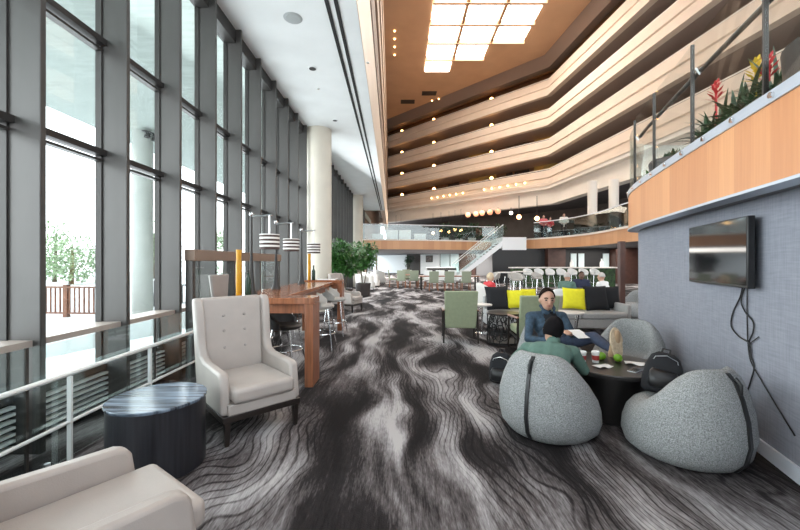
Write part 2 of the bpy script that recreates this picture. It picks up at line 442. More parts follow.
# low ceiling over the window aisle
def ex(y): return -.69-.0218*(y-5.8)
def ceil_poly(): return [(-3.3,-1.2), (ex(-1.2), -1.2), (ex(YE), YE), (-3.3, YE)]
c = st('ceiling', MB().prism(ceil_poly(), H, H+.25), 'white_paint')
for dx0, dx1 in ((-.545, -.475), (-.385, -.315)):
    st('trim_slot', MB().prism([(ex(-1.2)+dx0,-1.2),(ex(-1.2)+dx1,-1.2),(ex(YE-.3)+dx1*.6,YE-.3),(ex(YE-.3)+dx0*.6,YE-.3)], H-.012, H+.05), 'slot', c)
# atrium: left wall with cream fascia over the aisle
LW = [(ex(54), 54), (ex(28), 28), (ex(5), 5), (ex(-3), -3)]       # left-hand side = +X, so depth goes negative
st('wall_aisle_fascia', sweep(LW, [(.012, H+.004), (.012, 8.0), (-.35, 8.0), (-.35, H+.004)]), 'cream')
# level geometry
ZT = [10.8, 13.85, 16.9, 19.95]; FH = 1.6
CZ = 22.3
def level_prof(zt, sgn):
    zb = zt-FH
    return [(0, zt), (0, zt-.72), (sgn*.10, zt-.78), (sgn*.10, zb+.42), (-sgn*.12, zb+.34), (-sgn*.12, zb), (sgn*.4, zb), (sgn*.4, zt)]
# the balcony front: far wall at 45 degrees, kink, then the wall running towards the camera
BF = [(-6.0, 58.9), (15.0, 37.4), (16.2, 24), (17.2, 13), (18.2, -3)]
for k, zt in enumerate(ZT):
    b = st('balcony_level', sweep(BF, level_prof(zt, 1)), 'cream')
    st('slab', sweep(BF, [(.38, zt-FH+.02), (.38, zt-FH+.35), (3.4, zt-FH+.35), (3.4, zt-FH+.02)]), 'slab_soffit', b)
    st('handrail', sweep(BF, [(.12, zt+.10), (.12, zt+.17), (.26, zt+.17), (.26, zt+.10)]), 'cream_white', b)
    st('rail_gap', sweep(BF, [(.14, zt), (.14, zt+.10), (.24, zt+.10), (.24, zt)]), 'door_dark', b)
    LL = [(ex(54)-.05, 54), (ex(5)-.05, 5), (ex(-3)-.05, -3)]
    st('wall_gallery', sweep(LL, [(0, zt), (0, zt-FH), (-.9, zt-FH), (-.9, zt)]), 'brown_beam' if k == 0 else 'gallery_tan')
st('wall_gallery_back', sweep([(ex(54), 54), (ex(-3), -3)], [(-.9, 8), (-.9, CZ), (-1.1, CZ), (-1.1, 8)]), 'brown_beam')
st('wall_corridor', sweep(BF, [(3.4, 9.2), (3.4, CZ), (3.6, CZ), (3.6, 9.2)]), 'brown_wall')
st('trim_ceiling_beam', sweep(BF, [(-.5, CZ), (.1, 21.25), (.9, 21.25), (.9, CZ)]), 'brown_beam')
st('trim_white_beam', sweep(BF, [(-.05, 9.2), (-.05, 8.9), (.35, 8.85), (.35, 7.4), (1.2, 7.4), (1.2, 9.2)]), 'cream_white')
st('ceiling_atrium', MB().box(-3.5, 24, -3, 60, CZ, CZ+.3), 'atrium_tan')
st('ceiling_mezzanine', sweep(BF, [(1.2, 7.4), (1.2, 7.7), (9, 7.7), (9, 7.4)]), 'dark_wall')
# corridor doors and ochre wall panels on each level
def on_bf(s, d):
    """point at distance s (m) along BF from the kink (negative = far wall), offset d"""
    K = Vector(BF[1])
    if s < 0:
        t = (Vector(BF[0])-K).normalized(); nn = Vector((-(-t).y, (-t).x)); return K+t*(-s)+nn*d, math.atan2(-t.y, -t.x)
    t = (Vector(BF[2])-K).normalized(); nn = Vector((-t.y, t.x)); return K+t*s+nn*d, math.atan2(t.y, t.x)
nd = 1
for zt in ZT:
    for s, w, m_ in ((-1.8, 2.6, 'ochre'), (-4.6, 1.8, 'door_dark'), (-6.2, .8, 'door_dark'), (-10, 4, 'ochre'), (-14.5, 1.8, 'door_dark'), (6, 3, 'ochre'), (9.5, 1.4, 'door_dark')):
        p, a = on_bf(s, 3.34); nm = 'wall_panel'
        if m_ == 'door_dark': nd += 1; nm = 'door_%d' % nd
        st(nm, MB().obox((p.x, p.y, zt+.1), (w, .12, 2.9 if m_ == 'ochre' else 2.5), a), m_)
# skylight: stepped panes hung in a tan grid
sk = st('skylight', MB().box(2.4, 11.75, 24.0, 24.2, CZ-.12, CZ), 'atrium_tan')
xs = [2.62, 5.4, 8.5, 11.6]; ys = [40.4, 37.5, 34.6, 31.9, 29.2, 26.6, 24.2]
for ci in range(3):
    for ri in range(len(ys)-1):
        if ri < ci: continue
        st('pane', B(xs[ci]+.07, xs[ci+1]-.07, ys[ri+1]+.07, ys[ri]-.07, CZ-.06, CZ-.02), 'skylight', sk)
for ri, yy in enumerate(ys[1:-1]):
    st('beam', B(xs[0], xs[min(3, ri+2)], yy-.13, yy+.13, CZ-.45, CZ-.02), 'atrium_tan', sk)
for ci in (1, 2):
    st('beam', B(xs[ci]-.13, xs[ci]+.13, ys[-1], ys[ci], CZ-.35, CZ-.02), 'atrium_tan', sk)
for (x, y) in ((1.0, 48.0), (3.6, 45.6)):
    st('trim_ceiling_vent', B(x-.9, x+.9, y-.55, y+.55, CZ-.04, CZ+.02), 'near_black')
wl_ = st('wall_left', MB().box(-3.5, -3.2, YE, 35, 0, CZ).box(-3.5, -3.2, 35, 53, mzb, CZ).box(-3.5, -3.2, 53, 62, 0, CZ), 'brown_beam')
st('window_dining_added', MB().box(-3.36, -3.34, 35, 53, 0, mzb), 'window_glass')  # glazed opening added so side daylight brightens the white far wall
st('wall_back', MB().box(-3.3, 1.2, -3.2, -3, 0, H), 'white_paint')  # unseen lobby end wall, added to cut frontal light on the fins
# columns of the aisle and outdoors
for x, yy in ((-2.52, 11.5), (-2.68, 22.9)):
    st('column', MB().lathe([(.385, 0), (.385, H)], (x, yy, 0), 40), 'column_paint')
# mezzanine at the far end: plan curve of its edge
MZ = resample([(-3.2, 27.2), (0, 27.7), (4, 28.6), (7.6, 29.6), (9.0, 27.3), (10.5, 24.6), (11.1, 22), (11.0, 19.5), (10.7, 17.2), (11.3, 15.2), (13.2, 14.4), (17.4, 14.2)], 1.0)
o = st('trim_mezzanine_fascia', sweep(MZ, [(0, mzb), (0, mzt-.10), (.25, mzt-.10), (.25, mzb)]), 'far_wood'); uv_along(o, MZ)
st('trim_mezzanine_edge', sweep(MZ, [(-.04, mzt-.10), (-.04, mzt), (.3, mzt), (.3, mzt-.10)]), 'cream_white')
poly = [tuple(p) for p in offset(MZ, .2)]+[(17.4, 44), (3, 57), (-3.2, 57)]
st('floor_mezzanine', MB().prism(poly, mzb+.02, mzt-.12), 'soffit_grey')
# walls under and above it
FW = [(-6.0, 56.0), (13.4, 36.2), (17.2, 30), (17.2, 20)]
st('wall_far_upper', sweep(BF, [(5.5, mzt-.1), (5.5, 7.6), (5.8, 7.6), (5.8, mzt-.1)]), 'dark_wall')
st('wall_far_lower', sweep(FW, [(0, 0), (0, mzb+.05), (.3, mzb+.05), (.3, 0)]), 'dark_wall')
def fw_at(px, d=-.06):
    k = (px-400)/370; a = Vector(FW[0]); b = Vector(FW[1]); dv = b-a
    t = (k*a.y-a.x)/(dv.x-k*dv.y); p = a+dv*t; nn = Vector((-dv.y, dv.x)).normalized(); return p+nn*d
def fw_panel(px0, px1, m_, z0=0, z1=mzb, d=-.06, name='wall_panel'):
    a, b = fw_at(px0, d), fw_at(px1, d); cpt = (a+b)/2; L = (b-a).length
    return st(name, MB().obox((cpt.x, cpt.y, (z0+z1)/2), (L, .1, z1-z0), math.atan2(b.y-a.y, b.x-a.x)), m_)
fw_panel(374, 405, 'white_wall'); fw_panel(407, 421, 'door_dark'); fw_panel(421, 440, 'white_wall'); fw_panel(441, 450, 'frosted')
fw_panel(451, 459, 'frosted'); fw_panel(460, 476, 'bar_pier'); fw_panel(477, 505, 'soffit_grey')
fw_panel(405, 407.4, 'white_wall', d=-.12)
# near mezzanine over the grey wall
NZ = resample([(1.30, -1.2), (1.78, .5), (2.27, 2.10), (2.62, 3.25), (3.01, 4.45), (3.22, 5.05), (3.44, 5.55), (3.62, 5.85), (3.85, 6.03), (4.2, 6.10), (5.2, 6.12), (9.0, 6.12)], .12)
NZ = [Vector(p) for p in NZ][::-1]               # depth side becomes +X via reversed direction
def nzs(prof): return sweep(NZ, prof)
nzb, nzt = 2.0, 2.5
o = st('trim_near_fascia', nzs([(0, nzb), (0, nzt), (.12, nzt), (.12, nzb)]), 'mezz_wood'); uv_along(o, NZ)
o = st('trim_near_soffit_lip', nzs([(-.012, nzb-.02), (-.012, nzb), (.14, nzb), (.14, nzb-.02)]), 'strip')
stp = st('trim_near_rail_shoe', nzs([(-.015, nzt), (-.015, nzt+.075), (.06, nzt+.075), (.06, nzt)]), 'strip')
poly = [tuple(p) for p in offset(NZ, .06)]+[(1.6, -1.2), (9.0, -1.2)]
st('floor_near_mezzanine', MB().prism([tuple(p) for p in offset(NZ, .1)]+[(9.0, -1.2)], nzb+.005, nzt-.02), 'soffit_grey')
# grey fabric wall under it
WL = resample([(9.0, 6.0), (3.76, 5.86), (2.95, 3.20), (2.70, 2.45), (2.30, 1.2), (1.85, -.5), (1.65, -1.2)], .6)
WL = [(9.0, 5.80), (3.735, 5.80), (2.93, 3.20), (2.66, 2.35), (2.20, 1.0), (1.70, -.5), (1.50, -1.2)]
st('wall_right', sweep(WL, [(0, 0), (0, nzb+.01), (.12, nzb+.01), (.12, 0)]), 'wall_fabric')
st('baseboard_right', sweep(WL, [(-.018, 0), (-.018, .11), (0, .11), (0, 0)]), 'baseboard')
# dark bar area beyond the wall's end
st('column', B(5.33, 5.45, 8.95, 9.07, 0, 2.0), 'bar_pier')
st('wall_bar_back', B(6.6, 17, 26.3, 26.5, 0, mzb), 'near_black')
st('wall_pier', B(10.3, 11.5, 25.7, 26.3, 0, mzb), 'bar_pier')
st('wall_pier', B(14.9, 16.8, 25.5, 26.3, 0, mzb), 'bar_pier')
for x in (12.3, 12.85, 14.6):
    st('window_bar_light', B(x-.2, x+.2, 26.2, 26.29, .75, 2.1), 'frosted')
for x, yy in ((14.3, 27.5), (15.6, 27.0)):
    st('column', MB().lathe([(.33, 0), (.33, 4.3)], (x, yy, mzt), 24), 'cream_white')

# ================================================================== OUTDOORS
st('ground_outside', MB().box(-60, -3.2, -12, 60, -.3, -.12), 'deck')
st('ceiling_porch', MB().box(-9.2, -3.12, -6, 40, H-.05, H+.4), 'concrete_soffit')
for x, yy in ((-8.0, 11.5), (-8.0, 22.0)):
    st('column', MB().lathe([(.28, -.12), (.28, H-.05)], (x, yy, 0), 28), 'concrete')
f = thing('deck_railing', 'brown wooden deck railing with thin balusters outside the tall windows', 'railing', (-8.4, 10.9, -.12))
f_pts = [(-6.5, 1.1), (.9, -.5)]
rl = MB()
rl.obox((-3.2, .1, .88), (7.4, .10, .05), -.07); rl.obj('top_rail', 'rail_wood', f)
MB().obox((-3.2, .1, .12), (7.4, .05, .05), -.07).obj('bottom_rail', 'rail_wood', f)
for k in range(5):
    x = -6.8+k*1.8; MB().box(x-.06, x+.06, .1-.07*(x+3.2)-.06, .1-.07*(x+3.2)+.06, 0, .95).obj('post', 'rail_wood', f)
for k in range(48):
    x = -6.7+k*.15
    if k % 12 == 11: continue
    yb = .1-.07*(x+3.2); MB().box(x-.018, x+.018, yb-.018, yb+.018, .1, .88).obj('baluster', 'rail_wood', f)
sp = thing('floodlight', 'small twin floodlight on the concrete porch column outside', 'light', (-7.72, 11.3, 5.35))
for k in (-1, 1):
    MB().lathe([(.03, .10), (.05, .02), (.085, -.06), (.09, -.10)], (.12, k*.16, 0), 16).obj('lamp_head', 'near_black', sp)
B(-.03, .12, -.18, .18, .08, .12).obj('bracket', 'near_black', sp)
def patio_chair(x, y, rz, label):
    t = thing('patio_chair', label, 'chair', (x, y, -.12), rz)
    B(-.24, .24, -.24, .24, .42, .46).obj('seat', 'near_black', t)
    B(-.24, .24, -.26, -.22, .46, .95).obj('backrest', 'near_black', t)
    for i in (-1, 1):
        for j in (-1, 1): B(i*.22-.02, i*.22+.02, j*.22-.02, j*.22+.02, 0, .42).obj('leg', 'near_black', t)
    return t
patio_chair(-9.0, 13.7, 1.1, 'dark patio chair beside the concrete porch column outside')
patio_chair(-7.75, 14.7, -1.3, 'dark patio chair facing the porch table, second from the concrete column')
patio_chair(-8.4, 17.2, .4, 'dark patio chair farther along the porch, seen past the entrance header')
t = thing('patio_table', 'small dark patio table between the chairs on the porch', 'table', (-8.6, 14.6, -.12))
MB().lathe([(.38, .70), (.38, .73)], n=24).obj('tabletop', 'near_black', t)
MB().lathe([(.22, 0), (.03, .03), (.03, .70)], n=12).obj('pedestal', 'near_black', t)
def leaf_cloud(n, fn, size, droop=.3, mb=None):
    mb = mb or MB()
    for _ in range(n):
        c, out = fn(); c = Vector(c); out = Vector(out).normalized()
        d = (out+Vector((random.uniform(-.7,.7), random.uniform(-.7,.7), random.uniform(-.5,.5)-droop))).normalized()
        s_ = d.cross(Vector((random.random()-.5, random.random()-.5, 1))).normalized()
        L = size*random.uniform(.7, 1.3); w = L*.22; up = d.cross(s_).normalized()*L*.08
        mb.add([c, c+d*L*.4+s_*w+up, c+d*L-up, c+d*L*.4-s_*w+up], [(0,1,2,3)])
    return mb
def blob_sampler(balls):
    def f():
        c, r = random.choice(balls)
        while True:
            v = Vector((random.uniform(-1,1), random.uniform(-1,1), random.uniform(-1,1)))
            if .35 < v.length < 1: break
        return (c[0]+v.x*r, c[1]+v.y*r, c[2]+v.z*r*.8), v
    return f
tlab = ['pale leafy tree beyond the deck railing, seen through the second tall window', 'tall pale tree outside, half hidden by the first dark mullion',
        'pale tree beyond the porch column, behind the patio chairs', 'low bushy tree outside, just above the deck railing post',
        'distant pale tree seen over the entrance header', 'wide pale tree at the far end of the porch']
for i, (x, yy, h) in enumerate(((-28, 30, 4.6), (-30, 20, 6.2), (-24, 36, 5.2), (-24, 27, 3.4), (-20, 42, 5.0), (-16, 50, 6.0))):
    t = thing('tree', tlab[i], 'tree', (x, yy, -.12))
    MB().tube([(0,0,0), (.1,0,h*.5), (0,.1,h*.85)], [.16,.11,.05], 8).obj('trunk', 'bark', t)
    balls = [((random.uniform(-1.3,1.3), random.uniform(-1.3,1.3), h*random.uniform(.25,.92)), random.uniform(.8,1.4)) for _ in range(13)]
    leaf_cloud(1500, blob_sampler(balls), .30).obj('foliage', 'tree_green', t)
# ================================================================== OBJECTS
# ---- ceiling fittings
def disc(name, x, y, r, m_, label, cat):
    t = thing(name, label, cat, (x, y, H))
    MB().lathe([(r, -.012), (r*1.12, 0)], n=24).obj('trim_ring', 'white_paint' if m_ != 'speaker_mesh' else m_, t)
    MB().lathe([(r*.86, -.016), (r*.86, -.011)], n=24).obj('cover', m_, t)
disc('ceiling_speaker', -1.80, 6.22, .14, 'speaker_mesh', 'round grey ceiling speaker grille in the white ceiling, nearest the camera', 'speaker')
disc('downlight', -1.85, 7.83, .085, 'near_black', 'recessed round downlight with chrome rim behind the ceiling speaker', 'light')
disc('downlight', -1.88, 10.7, .075, 'near_black', 'recessed dark downlight in the white ceiling close to the round column', 'light')
disc('sprinkler', -1.93, 8.75, .03, 'chrome', 'tiny chrome sprinkler head between the two ceiling downlights', 'sprinkler')
disc('sprinkler', -.66, 7.6, .03, 'chrome', 'tiny sprinkler head outside the twin black ceiling slots', 'sprinkler')

# ---- window guard railing with glass panels
t = thing('guard_railing', 'low steel railing with glass panels along the tall windows', 'railing', (-2.40, 0, 0))
MB().tube([(0, .9, .69), (0, 4.78, .69)], .018, 10).obj('handrail', 'rail_steel', t)
MB().tube([(0, .9, .34), (0, 4.78, .34)], .013, 8).obj('lower_rail', 'rail_steel', t)
for yy in (1.0, 1.84, 2.69, 3.55, 4.40):
    MB().box(-.015, .015, yy-.009, yy+.009, 0, .67).obj('post', 'rail_steel', t)
for a, b in ((1.22, 2.43), (2.47, 3.70), (3.74, 4.76)):
    g = B(-.055, -.045, a, b, .06, .93).obj('glass_panel', 'rail_glass', t)
    B(-.057, -.043, b-.012, b+.006, .06, .935).obj('glass_edge', 'handrail_dark', g)
    for yy in (a+.1, b-.06):
        MB().lathe([(.045, 0), (.045, .012), (.018, .02), (.018, .10)], (-.05, yy, 0), 14).obj('foot_clamp', 'steel', g)

# ---- wingback chairs
def wing_side(sgn):
    P = [(-.345,.245),(.345,.245),(.345,.30),(.33,.42),(.315,.53),(.295,.565),(.25,.582),(.10,.585),(-.15,.595),(-.235,.625),(-.275,.70),(-.295,.82),(-.31,.95),(-.335,1.07),(-.365,1.135),(-.40,1.15),(-.455,1.15),(-.46,1.10)]
    def xo(z): return .266+max(0, z-.6)*.03
    mb = MB(); a = [(sgn*xo(z), y, z) for y, z in P]; b = [(sgn*(xo(z)+.08), y, z) for y, z in P]
    return mb.loft([a, b])
def make_wingback(leather='leather', label='', loc=(0,0,0), rz=0, group=None):
    t = thing('wingback_chair', label, 'armchair', loc, rz, group)
    for i in (-1, 1):
        for yy, ty in ((.345, .0), (-.33, -.03)):
            MB().loft([[(i*.300+dx*.016, yy+ty+dy*.016, 0) for dx, dy in ((-1,-1),(1,-1),(1,1),(-1,1))],
                       [(i*.300+dx*.026, yy+dy*.026, .21) for dx, dy in ((-1,-1),(1,-1),(1,1),(-1,1))]]).obj('leg', 'dark_leg', t, bevel=.003)
    B(-.34, .34, -.36, .375, .195, .245).obj('base_frame', 'dark_leg', t, bevel=.004)
    B(-.30, .30, -.34, .378, .245, .335).obj('seat_base', leather, t, bevel=.012)
    B(-.268, .268, -.27, .415, .335, .465).obj('seat_cushion', leather, t, bevel=.04, seg=4)
    # back: leaning slab, wider to the top
    rings = []
    for z, y0, w in ((.25, -.31, .275), (.45, -.305, .275), (.8, -.345, .28), (1.08, -.39, .29), (1.15, -.405, .29)):
        rings.append([(-w, y0, z), (w, y0, z), (w, y0-.075, z), (-w, y0-.075, z)])
    bk = MB().loft(rings).obj('backrest', leather, t, bevel=.025, seg=3)
    for x in (-.10, .10):
        for z in (.66, .82, .97):
            MB().ball((x, -.301-(z-.45)*.122, z), (.014, .008, .014), 10, 6).obj('button', 'leather_dark', bk)
    for sgn in (-1, 1):
        wing_side(sgn).obj('wing_arm', leather, t, bevel=.022, seg=3)
    return t
wc = make_wingback('leather', 'cream leather wingback armchair with tufted back between drum table and communal table', (-1.425, 3.465, 0), face(.685, -.73))
dup(wc, (-1.305, 1.45, 0), face(.58, .815), 'cream leather armchair cut off by the frame, nearest the camera')
dup(wc, (-1.62, 11.3, 0), face(.93, -.35), 'cream wingback armchair at the far end of the communal table, near the ficus')

# ---- drum table
t = thing('drum_table', 'dark wooden drum side table, glossy top with painted reflection streaks, between the near armchairs', 'side table', (-1.785, 2.73, 0))
MB().lathe([(.302, 0), (.312, .01), (.312, .488)], n=64).obj('drum', 'drum_side', t)
MB().lathe([(.318, .488), (.322, .494), (.322, .506), (.318, .51)], n=64).obj('tabletop', 'drum_top', t)

# ---- communal high table
t = thing('communal_table', 'long glossy brown wooden communal high table beside the windows', 'table', (0, 0, 0))
B(-2.12, -1.44, 4.75, 8.1, 1.01, 1.07).obj('tabletop', 'wood_top', t, bevel=.006)
for y0, y1, x1, zt in ((4.42, 4.78, -1.04, 1.07), (8.08, 8.42, -1.27, 1.10)):
    e = B(-2.14, x1, y0, y1, zt-.075, zt).obj('end_frame', 'wood_top', t, bevel=.006)
    B(x1-.10, x1, y0, y1, 0, zt-.075).obj('leg', 'wood_leg', e, bevel=.006)
    B(-2.14, -2.04, y0, y1, 0, zt-.075).obj('leg', 'wood_leg', e, bevel=.006)
    B(-2.04, x1-.10, y0+.05, y0+.09, zt-.19, zt-.075).obj('apron', 'wood_leg', e)
B(-2.08, -1.50, 4.8, 8.05, .90, 1.01).obj('apron', 'wood_leg', t)

# ---- table lamps with striped shades
def make_lamp(x, y, label):
    t = thing('arm_lamp', label, 'lamp', (x, y, 1.07), 0, 'striped arm lamps')
    MB().lathe([(.075, 0), (.075, .015), (.05, .06), (.028, .30), (.016, .55), (.014, 1.06)], n=18).obj('pole', 'stool_dark', t)
    MB().tube([(0,0,1.03), (.27,0,1.05)], .012, 8).obj('arm', 'steel', t)
    MB().ball((0,0,1.06), .03, 12, 8).obj('joint', 'chrome', t)
    MB().tube([(.24,0,1.05), (.24,0,.80)], .012, 8).obj('stem', 'steel', t)
    sh = MB().lathe([(.125, 0), (.125, .195), (.12, .195), (.12, 0)], n=36, caps=(False, False)).obj('shade', 'shade_stripe', t, loc=(.24, 0, .60))
    MB().lathe([(.119, .19), (.02, .20)], n=24).obj('shade_top', 'white_paint', sh)
    MB().ball((0,0,.09), .04, 12, 8).obj('bulb', 'lamp_glow', sh)
make_lamp(-1.96, 4.88, 'black and white striped arm lamp, first of three over the communal table')
make_lamp(-1.96, 5.85, 'striped arm lamp in the middle of the three over the communal table')
make_lamp(-1.93, 7.25, 'striped arm lamp at the far end of the communal table, by the column')

# ---- vases and bottles on the table
def vase(x, y, z, label):
    t = thing('amber_vase', label, 'vase', (x, y, z))
    MB().lathe([(.030, 0), (.036, .01), (.036, .40), (.030, .46), (.034, .56), (.034, .585), (.028, .585), (.026, .05)], n=20).obj('body', 'amber', t)
def bottle(x, y, z, label):
    t = thing('bottle', label, 'bottle', (x, y, z))
    MB().lathe([(.036, 0), (.04, .01), (.04, .19), (.016, .25), (.014, .30)], n=18).obj('body', 'bottle', t)
    MB().lathe([(.017, .295), (.017, .325)], n=12).obj('cap', 'near_black', t)
vase(-2.03, 4.66, 1.07, 'tall amber glass vase at the near end of the communal table')
bottle(-1.93, 4.70, 1.07, 'dark green bottle beside the near amber vase')
vase(-2.02, 8.24, 1.10, 'tall amber glass vase at the far end of the communal table')
bottle(-1.93, 8.26, 1.10, 'dark green bottle beside the far amber vase')
t = thing('tray', 'flat white tray lying on the far end of the communal table', 'tray', (-1.62, 8.25, 1.10))
B(-.20, .20, -.11, .11, 0, .018).obj('base', 'paper', t, bevel=.006)
for i in (-1, 1): B(i*.2-.008, i*.2+.008, -.11, .11, .018, .04).obj('rim', 'paper', t)

# ---- bar stools
def make_stool(shell, label, loc, rz, group=None, sh=.74, back=.30):
    t = thing('bar_stool', label, 'stool', loc, rz, group)
    MB().lathe([(.17, sh-.05), (.205, sh-.03), (.215, sh), (.19, sh+.025)], n=24).obj('seat', shell, t)
    # tub back shell
    def sf(u, v):
        a = math.radians(180+ (u-.5)*200+90-180); top = back*(.35+.65*math.cos((u-.5)*math.pi)**.8 if abs(u-.5) < .499 else .35)
        r = .212+.035*v
        return (r*math.cos(a), r*math.sin(a), sh-.02+v*top)
    m1 = MB().grid(sf, 22, 6); o = m1.obj('backrest', shell, t); q = o.modifiers.new('thick', 'SOLIDIFY'); q.thickness = .035; q.offset = 1
    for i in (-1, 1):
        for j in (-1, 1):
            MB().tube([(i*.13, j*.13, sh-.04), (i*.21, j*.21, 0)], .012, 8).obj('leg', 'chrome', t)
    MB().tube([(.19*math.cos(k*math.pi/8+.3)*1.28*.94, .19*math.sin(k*math.pi/8+.3)*1.28*.94, .27) for k in range(17)], .009, 6).obj('footrest', 'chrome', t)
    return t
s0 = make_stool('stool_grey', 'grey tub bar stool tucked against the communal table, nearer of the pair', (-1.36, 6.45, 0), face(-1, 0))
dup(s0, (-1.34, 7.65, 0), face(-1, .05), 'grey tub bar stool farther along the communal table, near its far leg')
s1 = make_stool('stool_dark', 'dark bar stool under the near end of the communal table', (-1.62, 5.25, 0), face(-1, .2), sh=.60, back=.25)
for yy, lb in ((5.98, 'dark stool back on the window side, nearest the amber vase'), (6.75, 'dark stool back on the window side, between the lamps'), (7.55, 'dark stool back on the window side, nearest the round column')):
    dup(s1, (-2.28, yy, .12) if 0 else (-2.30, yy, 0), face(1, 0), lb)
t = thing('high_back_stool', 'taupe stool with a tall tapering back on the window side of the communal table', 'stool', (-2.38, 5.35, 0), face(1, -.1))
B(-.2, .2, -.2, .2, .68, .74).obj('seat', 'leather_dark', t, bevel=.015)
MB().loft([[(-w, -.2-z*.04, z+.7), (w, -.2-z*.04, z+.7), (w, -.25-z*.04, z+.7), (-w, -.25-z*.04, z+.7)] for z, w in ((0,.13),(.25,.17),(.62,.23))]).obj('backrest', 'leather_dark', t, bevel=.02)
for i in (-1, 1):
    for j in (-1, 1): MB().tube([(i*.17, j*.17, .68), (i*.2, j*.2, 0)], .016, 8).obj('leg', 'dark_leg', t)

# ---- ficus planters and white tub chairs by the columns
def ficus(x, y, h, rr, n, label):
    t = thing('potted_ficus', label, 'plant', (x, y, 0))
    MB().lathe([(.24, 0), (.30, .02), (.34, .58), (.30, .58), (.28, .50)], n=28).obj('planter', 'pot_dark', t)
    MB().lathe([(.29, .53), (.29, .54)], n=20).obj('soil', 'soil', t)
    for k in range(3):
        a = k*2.1; MB().tube([(.05*math.cos(a), .05*math.sin(a), .5), (.2*math.cos(a), .2*math.sin(a), h*.6), (.3*math.cos(a), .3*math.sin(a), h*.8)], [.025,.02,.012], 7).obj('trunk', 'bark', t)
    balls = [((random.uniform(-1,1)*rr*.62, random.uniform(-1,1)*rr*.62, h-rr*.72+random.uniform(-.42,.42)), rr*random.uniform(.35,.5)) for _ in range(14)]
    leaf_cloud(n, blob_sampler(balls), .15, .55).obj('foliage', 'leaf', t)
ficus(-2.0, 13.0, 2.22, .80, 2600, 'large bushy ficus in a dark planter beside the first round column')
ficus(-1.62, 16.2, 2.25, .68, 1800, 'smaller bushy ficus behind the large one, towards the mezzanine')
def tub_chair(x, y, rz, label, group=None):
    t = thing('tub_chair', label, 'armchair', (x, y, 0), rz, group)
    def sf(u, v):
        a = math.radians(-90+(u-.5)*250); k = math.cos((u-.5)*math.pi*.9)
        return ((.36+.03*v)*math.cos(a), (.36+.03*v)*math.sin(a), .12+v*(.48+.36*max(0, k)**.45))
    o = MB().grid(sf, 24, 6).obj('shell', 'white_tub', t); q = o.modifiers.new('thick', 'SOLIDIFY'); q.thickness = .07; q.offset = -1
    MB().lathe([(.30, .12), (.31, .36), (.28, .44), (0.01, .45)], n=24).obj('seat', 'white_tub', t)
    for i in (-1, 1):
        for j in (-1, 1): MB().tube([(i*.2, j*.2, .14), (i*.23, j*.23, 0)], .02, 7).obj('leg', 'dark_leg', t)
    return t
tb = tub_chair(-1.72, 15.0+2.6, face(1, .1), 'white tub armchair behind the ficus planters, first of the row')
dup(tb, (-1.62, 19.6, 0), face(1, .1), 'white tub armchair, second of the row behind the ficus planters')
dup(tb, (-1.50, 21.8, 0), face(1, .1), 'white tub armchair, third of the row behind the ficus planters')
dup(tb, (-1.25, 25.2, 0), face(1, .1), 'white tub armchair at the end of the row, below the mezzanine')

# ---- barrel lounge chairs in grey boucle
def make_barrel(label, x, y, fx, fy, strap=True, top=.715):
    t = thing('barrel_chair', label, 'armchair', (x, y, 0), face(fx, fy))
    seat = .385; N = 48
    def Hh(a):            # a = 0 at the front (+Y), pi at the back
        k = (1-math.cos(a))/2; k = max(0, min(1, (k-.20)/.76)); k = k*k*(3-2*k)
        return seat+.012+(top-seat)*k
    rings = []
    prof = [(.0, .300), (.04, .352), (.14, .405), (.32, .428), (.55, .420), (.75, .394), (.90, .350), (.975, .300), (1.0, .265)]
    for zf, r in prof:
        ring = []
        for j in range(N):
            a = 2*math.pi*j/N; hh = Hh(a); z = hh*zf
            k = (hh-seat)/(top-seat); rr = r*(1-.03*k) + .015*k*math.sin(min(1, z/.5)*math.pi)
            ring.append((rr*math.sin(a), rr*math.cos(a), z))
        rings.append(ring)
    for q, r in ((.93, .232), (.55, .222), (.1, .21), (0, .19)):
        ring = []
        for j in range(N):
            a = 2*math.pi*j/N; hh = Hh(a); ring.append((r*math.sin(a), r*math.cos(a)+.02*0, seat+(hh-seat)*q))
        rings.append(ring)
    rings.append([(.02*math.sin(2*math.pi*j/N), .02*math.cos(2*math.pi*j/N), seat+.01) for j in range(N)])
    MB().loft(rings).obj('body', 'boucle', t, angle=80)
    if strap:
        pts = []
        for zf, r in prof[1:8]:
            hh = Hh(math.pi); pts.append((zf*hh, r*(1-.03)+.015*math.sin(min(1, zf*hh/.5)*math.pi)+.004))
        mb = MB(); w = .014
        mb.loft([[(-w, -r+.012, z), (w, -r+.012, z), (w, -r-.010, z), (-w, -r-.010, z)] for z, r in pts])
        s_ = mb.obj('strap', 'strap', t)
        z0, r0 = pts[-2]
        MB().tube([(0, -r0-.004, z0-.10), (0, -r0-.035, z0-.07), (0, -r0-.035, z0-.01), (0, -r0+.0, z0+.03)], .013, 8).obj('handle', 'strap', s_)
    return t
make_barrel('grey flecked barrel chair with black back strap, seating the person in green', 1.33, 3.32, .70, .71)
make_barrel('grey flecked barrel chair with the black backpack on its seat, against the wall', 2.24, 2.92, -.32, .95)
make_barrel('grey barrel chair seating the man in the denim jacket, behind the dark table', 1.97, 4.82, .12, -1, False)
make_barrel('empty grey barrel chair in front of the end of the grey wall', 2.78, 4.52, -.75, -.62, False, .765)
make_barrel('pale barrel chair beyond the slim dark post, by the wall end', 6.35, 10.1, -1, -.1, False)

